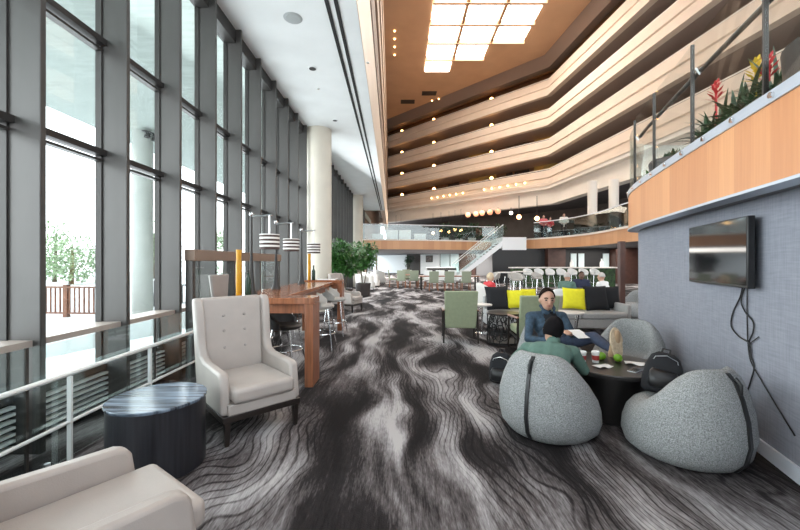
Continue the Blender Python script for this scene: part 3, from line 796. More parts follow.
# ---- round coffee table and what stands on it
TX, TY, TZ = 2.08, 3.66, .50
t = thing('round_table', 'round dark coffee table in the middle of the four barrel chairs', 'table', (TX, TY, 0))
MB().lathe([(.30, 0), (.31, .01), (.31, .455)], n=40).obj('base', 'table_dark', t)
MB().lathe([(.43, .455), (.462, .462), (.465, .49), (.458, .50)], n=56).obj('tabletop', 'table_dark', t)
def cup(x, y, label):
    t = thing('coffee_cup', label, 'cup', (x, y, TZ))
    MB().lathe([(.029, 0), (.036, .095)], n=20).obj('cup', 'cup_white', t)
    MB().lathe([(.0325, .025), (.0362, .072), (.0352, .072), (.0315, .025)], n=20, caps=(False, False)).obj('sleeve', 'cup_red', t)
    MB().lathe([(.039, .093), (.039, .103), (.034, .112), (.033, .104)], n=20).obj('lid', 'cup_white', t)
cup(1.82, 3.69, 'white takeaway coffee cup with red sleeve, beside the person in green')
cup(1.95, 3.69, 'white takeaway coffee cup with red sleeve, next to the limes')
for (x, y, lb) in ((2.06, 3.78, 'green lime beside the coffee cup on the dark table'), (2.18, 3.70, 'green lime in front of the shoe sole on the dark table'), (1.76, 3.86, 'olive lime behind the coffee cups')):
    tl = thing('lime', lb, 'fruit', (x, y, TZ)); MB().ball((0,0,.040), (.042,.042,.040), 14, 10).obj('skin', 'lime', tl)
    MB().lathe([(.006, .079), (.004, .086)], n=6).obj('stem', 'bark', tl)
t = thing('phone', 'dark phone lying near the edge of the round dark table', 'phone', (2.16, 3.40, TZ), .6)
B(-.075, .075, -.038, .038, 0, .009).obj('body', 'steel', t, bevel=.003); B(-.068, .068, -.034, .034, .009, .0105).obj('screen', 'screen', t)
for x, y, rz, w, lb in ((1.93, 3.52, .3, .10, 'crumpled white napkin in front of the coffee cups'), (2.30, 3.62, -.4, .11, 'folded white paper beside the lime, near the empty barrel chair')):
    t = MB().grid(lambda u, v: ((u-.5)*w*1.6, (v-.5)*w, .004+.010*math.sin(u*7)*math.cos(v*5)**2+.006), 8, 6).obj('napkin', 'paper', loc=(x, y, TZ), rz=rz)
    t.modifiers.new('thick', 'SOLIDIFY').thickness = .002
    tag(t, lb, 'napkin')

# ---- backpacks
def backpack(label, x, y, z, rz, tilt, s_=1.0):
    t = thing('backpack', label, 'backpack', (x, y, z), rz); t.rotation_euler.x = tilt; t.rotation_euler.y = tilt*-.45; t.scale = (s_,)*3
    rings = []
    for zz, w, d in ((0, .13, .07), (.02, .155, .095), (.12, .165, .11), (.26, .155, .10), (.36, .12, .075), (.40, .07, .04)):
        rings.append([(w*math.copysign(abs(math.cos(a))**.6, math.cos(a)), d*math.copysign(abs(math.sin(a))**.6, math.sin(a)), zz) for a in [2*math.pi*k/20 for k in range(20)]])
    MB().loft(rings).obj('body', 'black_cloth', t, angle=70)
    rings = [[(w*math.copysign(abs(math.cos(a))**.6, math.cos(a)), -.09-d*(1+math.sin(a))*.5, zz) for a in [2*math.pi*k/16 for k in range(16)]] for zz, w, d in ((.03,.10,.03),(.06,.12,.07),(.17,.12,.075),(.21,.10,.03))]
    MB().loft(rings).obj('front_pocket', 'black_plastic', t, angle=70)
    for i in (-1, 1):
        MB().tube([(i*.08,.085,.36), (i*.10,.15,.28), (i*.10,.16,.14), (i*.12,.09,.03)], .016, 8).obj('shoulder_strap', 'strap', t)
    MB().tube([(-.035,.02,.39), (-.03,.02,.45), (.03,.02,.45), (.035,.02,.39)], .010, 8).obj('grab_handle', 'strap', t)
    MB().tube([(-.135,-.05,.20), (-.09,-.085,.33), (0,-.09,.36), (.09,-.085,.33), (.135,-.05,.20)], .004, 6).obj('zipper', 'steel', t)
backpack('black backpack slumped on the grey barrel chair by the wall', 2.17, 3.10, .40, -.55, -.42, .86)
backpack('black backpack standing on the carpet behind the chair of the person in green', 1.27, 4.62, 0, -.5, .0, .92)

# ---- television and its cables
wn_dir = Vector((-.36, -1.05)).normalized()
t = thing('tv', 'black flat television mounted on the grey fabric wall', 'television', (2.925, 3.42, 1.578), math.atan2(wn_dir.y, wn_dir.x))
B(-.555, .555, -.02, .03, -.287, .287).obj('body', 'black_plastic', t, bevel=.006)
B(-.54, .54, -.0225, -.0195, -.265, .277).obj('screen', 'screen', t)
B(-.42, .42, .03, .075, -.22, .22).obj('rear_housing', 'black_plastic', t, bevel=.01)
B(-.10, .10, .07, .10, -.10, .10).obj('wall_mount', 'handrail_dark', t)
def wallpt(y, z, off=.012):
    if y > 3.2: k = (y-3.2)/2.6; x = 2.93+k*(3.735-2.93)
    else: k = (y-2.35)/.85; x = 2.66+k*(2.93-2.66)
    return (x-off*.955, y+off*.3, z)
def pxwall(px, py, off=.012):
    k = (px-400)/370
    # intersection with the wall segment
    for (xa, ya), (xb, yb) in (((2.93,3.20),(3.735,5.8)), ((2.66,2.35),(2.93,3.20)), ((2.20,1.0),(2.66,2.35))):
        dx, dy = xb-xa, yb-ya; s_ = (k*ya-xa)/(dx-k*dy)
        if -.001 <= s_ <= 1.001:
            yy = ya+s_*dy; return (xa+s_*dx-off, yy+off*.3, 1.5-(py-262)*yy/370)
def smooth3(P, n=6):
    P = [Vector(p) for p in P]; out = []
    for i in range(len(P)-1):
        p0, p1, p2, p3 = P[max(i-1,0)], P[i], P[i+1], P[min(i+2,len(P)-1)]
        for k in range(n):
            q = k/n; out.append(.5*((2*p1)+(-p0+p2)*q+(2*p0-5*p1+4*p2-p3)*q*q+(-p0+3*p1-3*p2+p3)*q**3))
    return out+[P[-1]]
def cable(pts, r, label, off=.012):
    o = MB().tube(smooth3([pxwall(a, b, off) for a, b in pts]), r, 6).obj('cable', 'cable'); tag(o, label, 'cable')
cable([(745,284),(742,297),(735,312),(733,326),(740,336),(748,341),(752,345),(753,360)], .006, 'black cable hanging from the television, looping away from the others')
cable([(748,284),(743,300),(747,312),(755,322),(755,332),(751,342),(751,352),(756,366),(753,380),(749,392)], .006, 'black cable hanging from the television, looping the other way')
cable([(749,284),(749,315),(750,345),(753,362),(763,380),(775,400),(786,418),(797,436)], .005, 'long black cable trailing down the grey wall to the skirting')
o = MB().tube([pxwall(750,345,.014), pxwall(761,337,.014)], .004, 6).obj('cable_tie', 'cable'); tag(o, 'black cable tie sticking out where the television cables meet', 'cable tie')

# ---- sofa and cushions
t = thing('sofa', 'low grey upholstered banquette holding the yellow and black cushions', 'sofa', (3.32, 8.05, 0))
B(-1.42, 1.36, -.42, .42, .13, .32).obj('base', 'sofa_grey', t, bevel=.02)
for a, b in ((-1.42, -.50), (-.49, .43), (.44, 1.36)):
    B(a, b, -.44, .30, .32, .45).obj('seat_cushion', 'sofa_grey', t, bevel=.035, seg=3)
B(-1.42, 1.36, .28, .44, .32, .74).obj('backrest', 'sofa_grey', t, bevel=.03, seg=3)
B(1.36, 1.46, -.42, .42, .13, .62).obj('armrest', 'sofa_grey', t, bevel=.03)
for i in (-1.3, 0, 1.3):
    for j in (-.36, .36): B(i-.03, i+.03, j-.03, j+.03, 0, .13).obj('leg', 'dark_leg', t)
def pillow(m_, x, y, z, w, rz, tilt, label):
    def f(sg):
        def g(u, v):
            a, b = u*2-1, v*2-1; th = .075*max(0, (1-a**4)*(1-b**4))**.55
            pin = 1-.06*(1-abs(a))*0
            return (a*w/2*(1-.07*(1-b*b)*abs(a)), sg*th, b*w/2*(1-.07*(1-a*a)*abs(b)))
        return g
    mb = MB(); mb.grid(f(1), 14, 14); mb.grid(f(-1), 14, 14)
    o = mb.obj('throw_pillow', m_, loc=(x, y+.09, z+.012), angle=70); o.rotation_euler = (tilt, random.uniform(-.05,.05), rz); tag(o, label, 'cushion', 'sofa cushions')
    sm = MB().tube([f(0)(q, 0) for q in [k/8 for k in range(9)]]+[f(0)(1, q) for q in [k/8 for k in range(1, 9)]]+[f(0)(1-q, 1) for q in [k/8 for k in range(1, 9)]]+[f(0)(0, 1-q) for q in [k/8 for k in range(1, 9)]], .006, 5).obj('piping', m_, o)
pillow('black_cloth', 2.13, 8.02, .70, .52, .15, -.28, 'black cushion at the window end of the grey sofa')
pillow('yellow', 2.53, 8.0, .68, .40, -.2, -.28, 'yellow cushion beside the black one, near the sage chair')
pillow('yellow', 2.86, 8.12, .72, .34, .1, -.25, 'yellow cushion hidden behind the high sage chair back')
pillow('yellow', 3.80, 8.00, .69, .46, -.25, -.28, 'bright yellow cushion on the sofa behind the man in denim')
pillow('black_cloth', 4.28, 7.98, .70, .54, .12, -.28, 'large black cushion resting against the yellow one behind the man')
pillow('black_cloth', 4.60, 8.10, .70, .50, -.1, -.25, 'black cushion at the post end of the sofa')

# ---- sage lounge chairs
def make_lounge(label, x, y, rz):
    t = thing('lounge_chair', label, 'armchair', (x, y, 0), rz)
    for i in (-1, 1):
        MB().tube([(i*.315,-.33,0), (i*.31,-.27,.42), (i*.31,-.31,.60)], [.016,.020,.015], 8).obj('leg', 'dark_leg', t)
        MB().tube([(i*.315,.33,0), (i*.31,.30,.56)], [.015,.019], 8).obj('leg', 'dark_leg', t)
        MB().tube([(i*.315,.34,.565), (i*.32,0,.585), (i*.31,-.31,.60)], .020, 8).obj('armrest', 'wood_leg', t)
        MB().tube([(i*.29,.30,.27), (i*.29,-.27,.25)], .016, 8).obj('side_rail', 'dark_leg', t)
    B(-.29, .29, .28, .31, .24, .29).obj('front_rail', 'dark_leg', t)
    B(-.285, .285, -.26, .35, .29, .42).obj('seat_cushion', 'sage', t, bevel=.035, seg=3)
    MB().loft([[(-w, y0, z), (w, y0, z), (w, y0-.075, z), (-w, y0-.075, z)] for z, y0, w in ((.27,-.21,.285), (.6,-.27,.295), (.97,-.36,.305))]).obj('backrest', 'sage', t, bevel=.02, seg=3)
    return t
lc = make_lounge('sage green lounge chair with dark legs standing alone, its back to the camera', 1.15, 7.15, -.08)
dup(lc, (2.22, 6.22, 0), -.05, 'sage green lounge chair between the lattice table and the man in denim')

# ---- lattice drum table
t = thing('lattice_table', 'black openwork lattice drum side table between the two sage chairs', 'side table', (1.93, 6.92, 0))
MB().lathe([(.29, .525), (.305, .53), (.305, .55), (.30, .555)], n=40).obj('tabletop', 'table_dark', t)
MB().lathe([(.29, 0), (.30, .01), (.30, .03), (.27, .03)], n=36).obj('base_ring', 'near_black', t)
lat = MB(); rnd = random.Random(3)
for k in range(46):
    a0 = rnd.uniform(0, 2*math.pi); z0 = rnd.uniform(.06, .5); R = .293; rr = rnd.uniform(.035, .075)
    lat.tube([(R*math.cos(a0+rr*math.cos(q)/R), R*math.sin(a0+rr*math.cos(q)/R), max(.02, min(.53, z0+rr*math.sin(q)))) for q in [2*math.pi*j/14 for j in range(15)]], .0085, 5)
for k in range(16):
    a0 = 2*math.pi*k/16; lat.tube([(.293*math.cos(a0+.12*math.sin(z*11+k)), .293*math.sin(a0+.12*math.sin(z*11+k)), z) for z in [.02+.051*j for j in range(11)]], .009, 5)
lat.obj('lattice_side', 'near_black', t, angle=70)

# ---- small tables
t = thing('side_table', 'small round white table with chrome legs in front of the sofa', 'side table', (2.98, 6.45, 0))
MB().lathe([(.205, .605), (.22, .61), (.22, .625), (.215, .63)], n=32).obj('tabletop', 'white_tub', t)
for k in range(4):
    a = k*math.pi/2+.5; MB().tube([(.15*math.cos(a), .15*math.sin(a), .605), (.10*math.cos(a), .10*math.sin(a), .3), (.17*math.cos(a), .17*math.sin(a), 0)], .010, 7).obj('leg', 'chrome', t)
t = thing('side_table', 'small white side table beside the sage chair standing alone', 'side table', (1.72, 7.75, 0))
MB().lathe([(.20, .59), (.21, .61), (.20, .62)], n=28).obj('tabletop', 'white_tub', t)
MB().lathe([(.15, 0), (.15, .015), (.02, .03), (.02, .59)], n=18).obj('pedestal', 'chrome', t)
# ================================================================== PEOPLE
def capsule(mb, a, b, ra, rb, n=14):
    a, b = Vector(a), Vector(b); d = (b-a); L = d.length
    if L < 1e-5: mb.ball(a, ra, n, 8); return
    d.normalize(); q = d.to_track_quat('Z', 'Y').to_matrix(); rings = []
    for k in range(1, 5):
        t = math.pi/2*k/4; rings.append((-ra*math.cos(t), ra*math.sin(t)))
    for k in range(0, 4):
        t = math.pi/2*k/4; rings.append((L+rb*math.sin(t), rb*math.cos(t)))
    vs = [[a+q@Vector((r*math.cos(2*math.pi*j/n), r*math.sin(2*math.pi*j/n), z)) for j in range(n)] for z, r in rings]
    mb.loft(vs)
def bent(mb, prims, pts, rs, mtag):
    for i in range(len(pts)-1):
        capsule(mb, pts[i], pts[i+1], rs[i], rs[i+1]); prims.append((Vector(pts[i]), Vector(pts[i+1]), rs[i], rs[i+1], mtag))
def hand(mb, prims, wrist, dirv, palm_n, sgn, curl=.5, s=1.0):
    """palm, four unequal curled fingers and a thumb from the palm's side"""
    d = Vector(dirv).normalized(); nrm = Vector(palm_n); nrm = (nrm-d*nrm.dot(d)).normalized(); sd = d.cross(nrm)*sgn
    w = Vector(wrist)
    for o in (-.026, -.009, .009, .026):
        bent(mb, prims, [w+sd*o*.6*s, w+d*.075*s+sd*o*s], [.014*s, .0125*s], 'skin')
    for o, L in ((-.030, .058), (-.010, .070), (.010, .076), (.030, .068)):
        b = w+d*.078*s+sd*o*s; p = [b]; ang = 0
        for f_ in (.42, .33, .25):
            ang += curl*.55; p.append(p[-1]+(d*math.cos(ang)+nrm*math.sin(ang))*L*f_*s)
        bent(mb, prims, p, [.0098*s, .009*s, .0085*s, .0075*s], 'skin')
    b = w+d*.028*s+sd*.030*s
    bent(mb, prims, [b, b+(d*.5+sd*.8+nrm*.35)*.034*s, b+(d*.95+sd*.95+nrm*.75)*.048*s], [.0125*s, .011*s, .009*s], 'skin')
def person(label, J, mats, loc, rz=0, voxel=.008, hs=1.0, look=None, hair='short', feet=True, hands=True, group=None, extra=None):
    """J: joints in the thing's own frame; mats: dict top/bottom/shoe/skin/hair"""
    t = thing('person', label, 'person', loc, rz, group)
    mb = MB(); prims = []; V = Vector
    pel, che, neck, head = V(J['pelvis']), V(J['chest']), V(J['neck']), V(J['head'])
    sl, sr = V(J['sl']), V(J['sr']); side = (sr-sl).normalized()
    hl, hr = V(J['hl']), V(J['hr']); hside = (hr-hl).normalized()
    k = J.get('k', 1.0)
    def tor(c, w, r, tg, sd):
        bent(mb, prims, [c-sd*w, c+sd*w], [r, r], tg)
    mid = (pel+che)/2
    tor(pel, .075*k, .118*k, 'bottom', hside); tor(pel*.62+che*.38, .060*k, .112*k, 'top', (side+hside).normalized())
    tor(mid*.5+che*.5, .075*k, .115*k, 'top', side); tor(che, .085*k, .112*k, 'top', side)
    bent(mb, prims, [pel, che], [.12*k, .12*k], 'top')
    tor(che*.35+((sl+sr)/2)*.65, .11*k, .082*k, 'top', side)
    bent(mb, prims, [sl*.7+sr*.3, sl], [.072*k, .066*k], 'top'); bent(mb, prims, [sr*.7+sl*.3, sr], [.072*k, .066*k], 'top')
    bent(mb, prims, [(sl+sr)/2, neck], [.075*k, .058*k], 'top'); bent(mb, prims, [neck, head-V((0,0,.02))*hs], [.055*k, .052*k], 'skin')
    for s_, sh, el, wr in ((1, 'sl', 'el', 'wl'), (-1, 'sr', 'er', 'wr')):
        a, b, c = V(J[sh]), V(J[el]), V(J[wr])
        bent(mb, prims, [a, b, c.lerp(b, .12)], [.062*k, .047*k, .036*k], mats.get('sleeve', 'top')); bent(mb, prims, [c.lerp(b, .12), c], [.031*k, .026*k], 'skin')
        if hands:
            dv = V(J.get(wr+'_d', (c-b))); hand(mb, prims, c, dv, V(J.get(wr+'_n', (0,0,-1))), s_, J.get(wr+'_c', .55), k)
        else:
            e = c+(c-b).normalized()*.13*k; bent(mb, prims, [c, e], [.032*k, .022*k], 'skin')
    for hp, kn, an, to in (('hl','kl','al','tl'), ('hr','kr','ar','tr')):
        if kn not in J: continue
        a, b, c = V(J[hp]), V(J[kn]), V(J[an])
        bent(mb, prims, [a, b], [.092*k, .066*k], 'bottom'); bent(mb, prims, [b, b.lerp(c, .4), c], [.062*k, .060*k, .042*k], 'bottom')
        d = V(J[to]); u = (d-c).normalized(); heel = c-u*.05*k+(c-b).normalized()*.045*k
        bent(mb, prims, [heel, d.lerp(heel, .35)+(c-b).normalized()*.01, d], [.040*k, .044*k, .034*k], 'shoe')
    # head
    f = V(look or (0,1,0)).normalized(); up = V(J.get('up', (0,0,1))); rt = f.cross(up).normalized(); up = rt.cross(f).normalized()
    R = Matrix((rt, f, up)).transposed().to_4x4()
    def hp_(x, y, z): return head+R.to_3x3()@V((x,y,z))*hs
    mb.ball(head+up*.012*hs, (.075*hs, .093*hs, .105*hs), 20, 14, R); prims.append((hp_(0,-.01,.03), hp_(0,.01,0), .085*hs, .08*hs, 'skin'))
    mb.ball(hp_(0,.030,-.055), (.056*hs, .060*hs, .058*hs), 16, 10, R); prims.append((hp_(0,.03,-.05), hp_(0,.045,-.075), .055*hs, .04*hs, 'skin'))
    bent(mb, prims, [hp_(0,.092,.012), hp_(0,.108,-.022)], [.009*hs, .014*hs], 'skin')
    for s_ in (-1, 1):
        mb.ball(hp_(s_*.077,-.004,-.006), (.011*hs, .020*hs, .032*hs), 10, 8, R); prims.append((hp_(s_*.077,0,-.02), hp_(s_*.077,0,.02), .02*hs, .02*hs, 'skin'))
    me = bpy.data.meshes.new('body'); me.from_pydata(mb.v, [], mb.f)
    tmp = bpy.data.objects.new('tmp', me); COL.objects.link(tmp)
    rm = tmp.modifiers.new('r', 'REMESH'); rm.mode = 'VOXEL'; rm.voxel_size = voxel
    sm = tmp.modifiers.new('s', 'SMOOTH'); sm.iterations = 3; sm.factor = .5
    dg = bpy.context.evaluated_depsgraph_get(); me2 = bpy.data.meshes.new_from_object(tmp.evaluated_get(dg)); bpy.data.objects.remove(tmp)
    me2.name = 'body'
    order = ['skin', 'top', 'bottom', 'shoe']
    for q in order: me2.materials.append(M[mats.get(q, 'black_top')])
    me2.polygons.foreach_set('use_smooth', [True]*len(me2.polygons))
    import numpy as np
    nv = len(me2.vertices); co = np.empty(nv*3); me2.vertices.foreach_get('co', co); co = co.reshape(-1,3)
    best = np.full(nv, 1e9); tg = np.zeros(nv, int)
    for a, b, ra, rb, g in prims:
        a_, ab = np.array(a), np.array(b-a); L2 = max(1e-9, float(ab@ab)); tt = np.clip(((co-a_)@ab)/L2, 0, 1)
        dd = np.linalg.norm(co-a_-tt[:,None]*ab, axis=1)-(ra+(rb-ra)*tt)
        w = dd < best; best[w] = dd[w]; tg[w] = order.index(g)
    for p in me2.polygons: p.material_index = int(np.bincount(tg[list(p.vertices)]).argmax())
    bo = bpy.data.objects.new('body', me2); COL.objects.link(bo); bo.parent = t
    # hair: shell over crown and back, hairline open to the face
    hm = MB(); nu, nvv = 26, 12; rings = []; th0 = {'short': 1.62, 'long': 2.5, 'full': 2.3, 'bald': 1.2}[hair]
    for i in range(nvv+1):
        ring = []
        for j in range(nu):
            a = 2*math.pi*j/nu; front = max(0, math.sin(a)); lim = th0*(1-front**.7)+(.60 if hair != 'full' else 1.05)*front**.7
            th = .02+lim*i/nvv; wob = 1+.02*math.sin(a*5+i)
            ring.append(hp_(.083*math.sin(th)*math.cos(a)*wob, -.004+.101*math.sin(th)*math.sin(a)*wob, .014+(.118*math.cos(th) if th < 1.57 else .118*math.cos(th)*.95)))
        rings.append(ring)
    ho = hm.loft(rings, (True, False)).obj('hair', mats['hair'], t, angle=80); q = ho.modifiers.new('thick', 'SOLIDIFY'); q.thickness = (.014 if hair != 'short' else .009)*hs; q.offset = -.2
    if voxel < .012:
        for s_ in (-1, 1):
            MB().ball(hp_(s_*.030, .083, .010), (.0125*hs, .008*hs, .0075*hs), 10, 7, R).obj('eye', 'eye', t)
            MB().tube([hp_(s_*.014,.091,.030), hp_(s_*.032,.089,.036), hp_(s_*.050,.076,.030)], .0055*hs, 6).obj('eyebrow', mats['hair'], t)
        MB().tube([hp_(-.024,.086,-.052), hp_(0,.093,-.050), hp_(.024,.086,-.052)], [.004*hs, .0075*hs, .004*hs], 7).obj('mouth', 'lips', t)
    if extra: extra(t)
    return t
# man in the denim jacket, slouched, one foot up on the table
def man_extra(t):
    # open jacket shows the dark shirt underneath
    mb = MB(); mb.grid(lambda u, v: ((u-.5)*.15*(1-.35*(1-v))*(.55+.9*math.sin(math.pi*min(1,max(0,.15+.7*v)))), -.129+.030*abs(u-.5)*2+.085*v-.02*math.sin(math.pi*v), .02+v*.37), 8, 10)
    o = mb.obj('shirt_front', 'black_top', t, loc=(-.04, .05, .48)); o.modifiers.new('thick', 'SOLIDIFY').thickness = .012
    for s_ in (-1, 1):
        MB().tube([(-.07+s_*.075, .07, .945), (-.07+s_*.07, .0, .915), (-.055+s_*.03, -.06, .865)], [.020,.022,.010], 8).obj('collar', 'denim', t)
person('man with short dark hair in a denim jacket, slouched in a barrel chair',
    dict(pelvis=(0,-.02,.49), chest=(-.05,.10,.74), neck=(-.075,.05,.905), head=(-.085,.01,1.025),
         sl=(-.265,.09,.80), sr=(.14,.09,.80), el=(-.355,-.08,.55), wl=(-.16,-.29,.565), er=(.215,-.07,.57), wr=(.075,-.30,.655),
         wl_n=(0,0,-1), wr_n=(-.5,0,-.6), wr_c=.8, wl_d=(.5,-.7,-.1), wr_d=(-.5,-.6,.35),
         hl=(-.10,-.02,.47), hr=(.10,-.02,.47), kl=(-.20,-.42,.52), al=(-.24,-.50,.11), tl=(-.25,-.66,.05),
         kr=(.28,-.42,.64), ar=(.30,-.73,.575), tr=(.32,-.80,.755), k=1.0),
    dict(top='denim', bottom='jeans', shoe='shoe_tan', skin='skin', hair='hair_brown'), (1.94, 4.66, 0), 0, .008, 1.14, look=(-.10,-1,-.10), extra=man_extra)
# shoe sole, seen from the front, is worn by the man: a sub-mesh under him
man = [o for o in COL.objects if o.name == 'person'][0]
so = MB().loft([[(.315+w*math.cos(a)+.012*zf, -.800-.0-.035*(1-zf)-(.02 if lay else .035)+.05*zf*0, .515+.30*zf+.0*math.sin(a)) for a in (math.pi, 0)] for zf, w, lay in ((0,.02,0),)]*2) if 0 else None
pts = []
for q in range(28):
    a = 2*math.pi*q/28; z = math.sin(a)*.165; w = (.068 if z > 0 else .055)*math.cos(a)
    pts.append((w, z))
sole = MB().loft([[(x, -.012, z) for x, z in pts], [(x*1.02, 0, z*1.01) for x, z in pts], [(x*.96, .018, z*.97) for x, z in pts]]).obj('shoe_sole', 'shoe_sole', man, loc=(.305, -.825, .655), angle=60)
sole.rotation_euler = (-.28, .06, .1); sole['label'] = 'tan shoe sole turned to the camera'
pp = MB().obox((0,0,0), (.17,.22,.006)).obj('papers', 'paper', loc=(2.08, 4.30, .665)); pp.rotation_euler = (.25, .0, .2); tag(pp, 'white sheets of paper held on the lap of the man in denim', 'paper')
# person in green, hunched towards the table
person('person with black hair in a green shirt, hunched, back to the camera',
    dict(pelvis=(0,0,.49), chest=(.09,.13,.645), neck=(.175,.235,.745), head=(.185,.285,.835),
         sl=(-.07,.27,.66), sr=(.30,.11,.66), el=(-.12,.47,.52), wl=(.10,.52,.55), er=(.40,.10,.50), wr=(.42,.34,.55),
         hl=(-.08,.05,.47), hr=(.10,-.04,.47), kl=(.08,.46,.46), al=(.14,.50,.11), tl=(.24,.60,.045), kr=(.30,.40,.43), ar=(.33,.40,.11), tr=(.42,.47,.045), k=1.0,
         wr_n=(0,0,-1), wr_d=(.2,1,.05), wl_d=(.9,.3,.1), up=(.15,-.25,1)),
    dict(top='green_shirt', bottom='trouser', shoe='near_black', skin='skin', hair='hair_black'), (1.30, 3.31, 0), 0, .009, 1.05, look=(.35,.85,-.35), hair='full')
# seated group behind the sofa
def seated(label, x, y, rz, mats, hair='short', tilt=0):
    return person(label, dict(pelvis=(0,-.02,.50), chest=(0,-.03,.80), neck=(0,0,.96), head=(0,.03,1.08), sl=(-.18,-.01,.90), sr=(.18,-.01,.90),
        el=(-.24,.05,.66), wl=(-.12,.28,.70), er=(.24,.05,.66), wr=(.12,.28,.70), hl=(-.09,.0,.48), hr=(.09,.0,.48), kl=(-.13,.40,.49), al=(-.13,.40,.10), tl=(-.13,.54,.05),
        kr=(.13,.40,.49), ar=(.13,.40,.10), tr=(.13,.54,.05), k=1.0), mats, (x, y, 0), rz, .014, 1.0, look=(0,1,tilt), hair=hair)
GY = 10.4
t = thing('cafe_table', 'small dark cafe table between the three seated people', 'table', (5.16, GY+.58, 0))
MB().lathe([(.36, .70), (.38, .71), (.38, .73)], n=28).obj('tabletop', 'table_dark', t)
MB().lathe([(.22, 0), (.22, .02), (.035, .04), (.035, .70)], n=16).obj('pedestal', 'chrome', t)
seated('grey haired person in dark green, seated with back half turned behind the sofa', 4.62, GY-.15, face(.75, .6), dict(top='green_shirt', bottom='trouser', shoe='near_black', skin='skin', hair='hair_grey'))
seated('man in a dark navy suit facing the camera at the cafe table', 5.66, GY+1.15, face(-.35, -1), dict(top='navy', bottom='trouser', shoe='near_black', skin='skin_dark', hair='hair_black'))
seated('white haired person in a white shirt, back to the camera behind the black cushions', 5.62, GY-.12, face(-.5, .8), dict(top='white_shirt', bottom='trouser', shoe='near_black', skin='skin', hair='hair_grey'))
seated('person in a red top sitting behind the sofa, near the bar tables', 2.42, 10.0, face(.9, .3), dict(top='red_top', bottom='trouser', shoe='near_black', skin='skin', hair='hair_blond'), 'long')
def low_chair(name, label, x, y, rz, m_, h=.78, w=.30):
    t = thing(name, label, 'chair', (x, y, 0), rz)
    def sf(u, v):
        a = math.radians(-90+(u-.5)*190); return ((w+.02*v)*math.cos(a), (w+.02*v)*math.sin(a), .30+v*(h-.30)*(.55+.45*math.cos((u-.5)*math.pi)))
    o = MB().grid(sf, 20, 6).obj('shell', m_, t); q = o.modifiers.new('thick', 'SOLIDIFY'); q.thickness = .04; q.offset = 1
    MB().lathe([(w*.9, .34), (w*.95, .38), (w*.9, .42)], n=22).obj('seat', m_, t)
    for i in (-1, 1):
        for j in (-1, 1): MB().tube([(i*.17, j*.17, .34), (i*.22, j*.22, 0)], .014, 7).obj('leg', 'chrome', t)
low_chair('cafe_chair', 'pale grey tub chair under the grey haired person in dark green', 4.62, GY-.15, face(.75, .6), 'stool_white')
low_chair('cafe_chair', 'pale grey tub chair under the person in the white shirt', 5.62, GY-.12, face(-.5, .8), 'stool_white')
low_chair('cafe_chair', 'grey tub chair under the man in the navy suit', 5.66, GY+1.15, face(-.35, -1), 'stool_grey')
low_chair('cafe_chair', 'cream tub chair under the person in the red top', 2.42, 10.0, face(.9, .3), 'white_tub', .95)
# three people at the mezzanine rail
def standing(label, x, y, rz, mats, s=1.0, hair='short'):
    z0 = .0
    return person(label, dict(pelvis=(0,0,.92*s), chest=(0,.01,1.26*s), neck=(0,.02,1.46*s), head=(0,.06,1.58*s), sl=(-.19*s,.01,1.40*s), sr=(.19*s,.01,1.40*s),
        el=(-.26*s,.03,1.13*s), wl=(-.14*s,.24,1.06*s), er=(.26*s,.03,1.13*s), wr=(.14*s,.24,1.06*s), hl=(-.09*s,0,.88*s), hr=(.09*s,0,.88*s),
        kl=(-.10*s,.02,.49*s), al=(-.10*s,0,.09), tl=(-.11*s,.14,.05), kr=(.10*s,.02,.49*s), ar=(.10*s,0,.09), tr=(.11*s,.14,.05), k=1.05*s), mats, (x, y, mzt-.12), rz, .016, 1.05, look=(0,1,-.2), hair=hair)
standing('person in a red top leaning at the mezzanine rail', 10.18, 26.25, face(-.2, -1), dict(top='pink_top', bottom='trouser', shoe='near_black', skin='skin', hair='hair_brown'), 1.02)
standing('person in a dark jacket at the mezzanine rail, between red and cream tops', 10.72, 26.45, face(-.2, -1), dict(top='red_top', sleeve='top', bottom='trouser', shoe='near_black', skin='skin', hair='hair_black'), .95, 'long')
standing('person in a cream top and dark trousers standing at the mezzanine rail', 11.40, 25.75, face(-.3, -1), dict(top='cream_top', bottom='trouser', shoe='near_black', skin='skin', hair='hair_brown'), 1.06)

# ================================================================== NEAR MEZZANINE: glass, rail, planters
def along(P, s):
    acc = 0
    for i in range(len(P)-1):
        L = (P[i+1]-P[i]).length
        if acc+L >= s: d = (P[i+1]-P[i])/L; return P[i]+d*(s-acc), d
        acc += L
    return P[-1], (P[-1]-P[-2]).normalized()
NF = NZ[::-1]                                  # from the camera side to the far nose
def nf_at_y(y):
    for i in range(len(NF)-1):
        if NF[i].y <= y <= NF[i+1].y:
            k = (y-NF[i].y)/(NF[i+1].y-NF[i].y); return i+k
    return len(NF)-1
def nf_strip(y0, y1):
    a, b = nf_at_y(y0), nf_at_y(y1); pts = [NF[int(a)].lerp(NF[int(a)+1], a-int(a))]+[NF[i] for i in range(int(a)+1, int(b)+1)]
    j = int(b)
    if j < len(NF)-1: pts.append(NF[j].lerp(NF[j+1], b-j))
    return pts[::-1]
t = thing('glass_balustrade', 'frameless glass balustrade with dark handrail above the curved wooden fascia', 'balustrade', (0, 0, 0))
GH = 3.50
ys = [-.9, .35, 1.45, 2.43, 3.42, 4.40, 5.25]
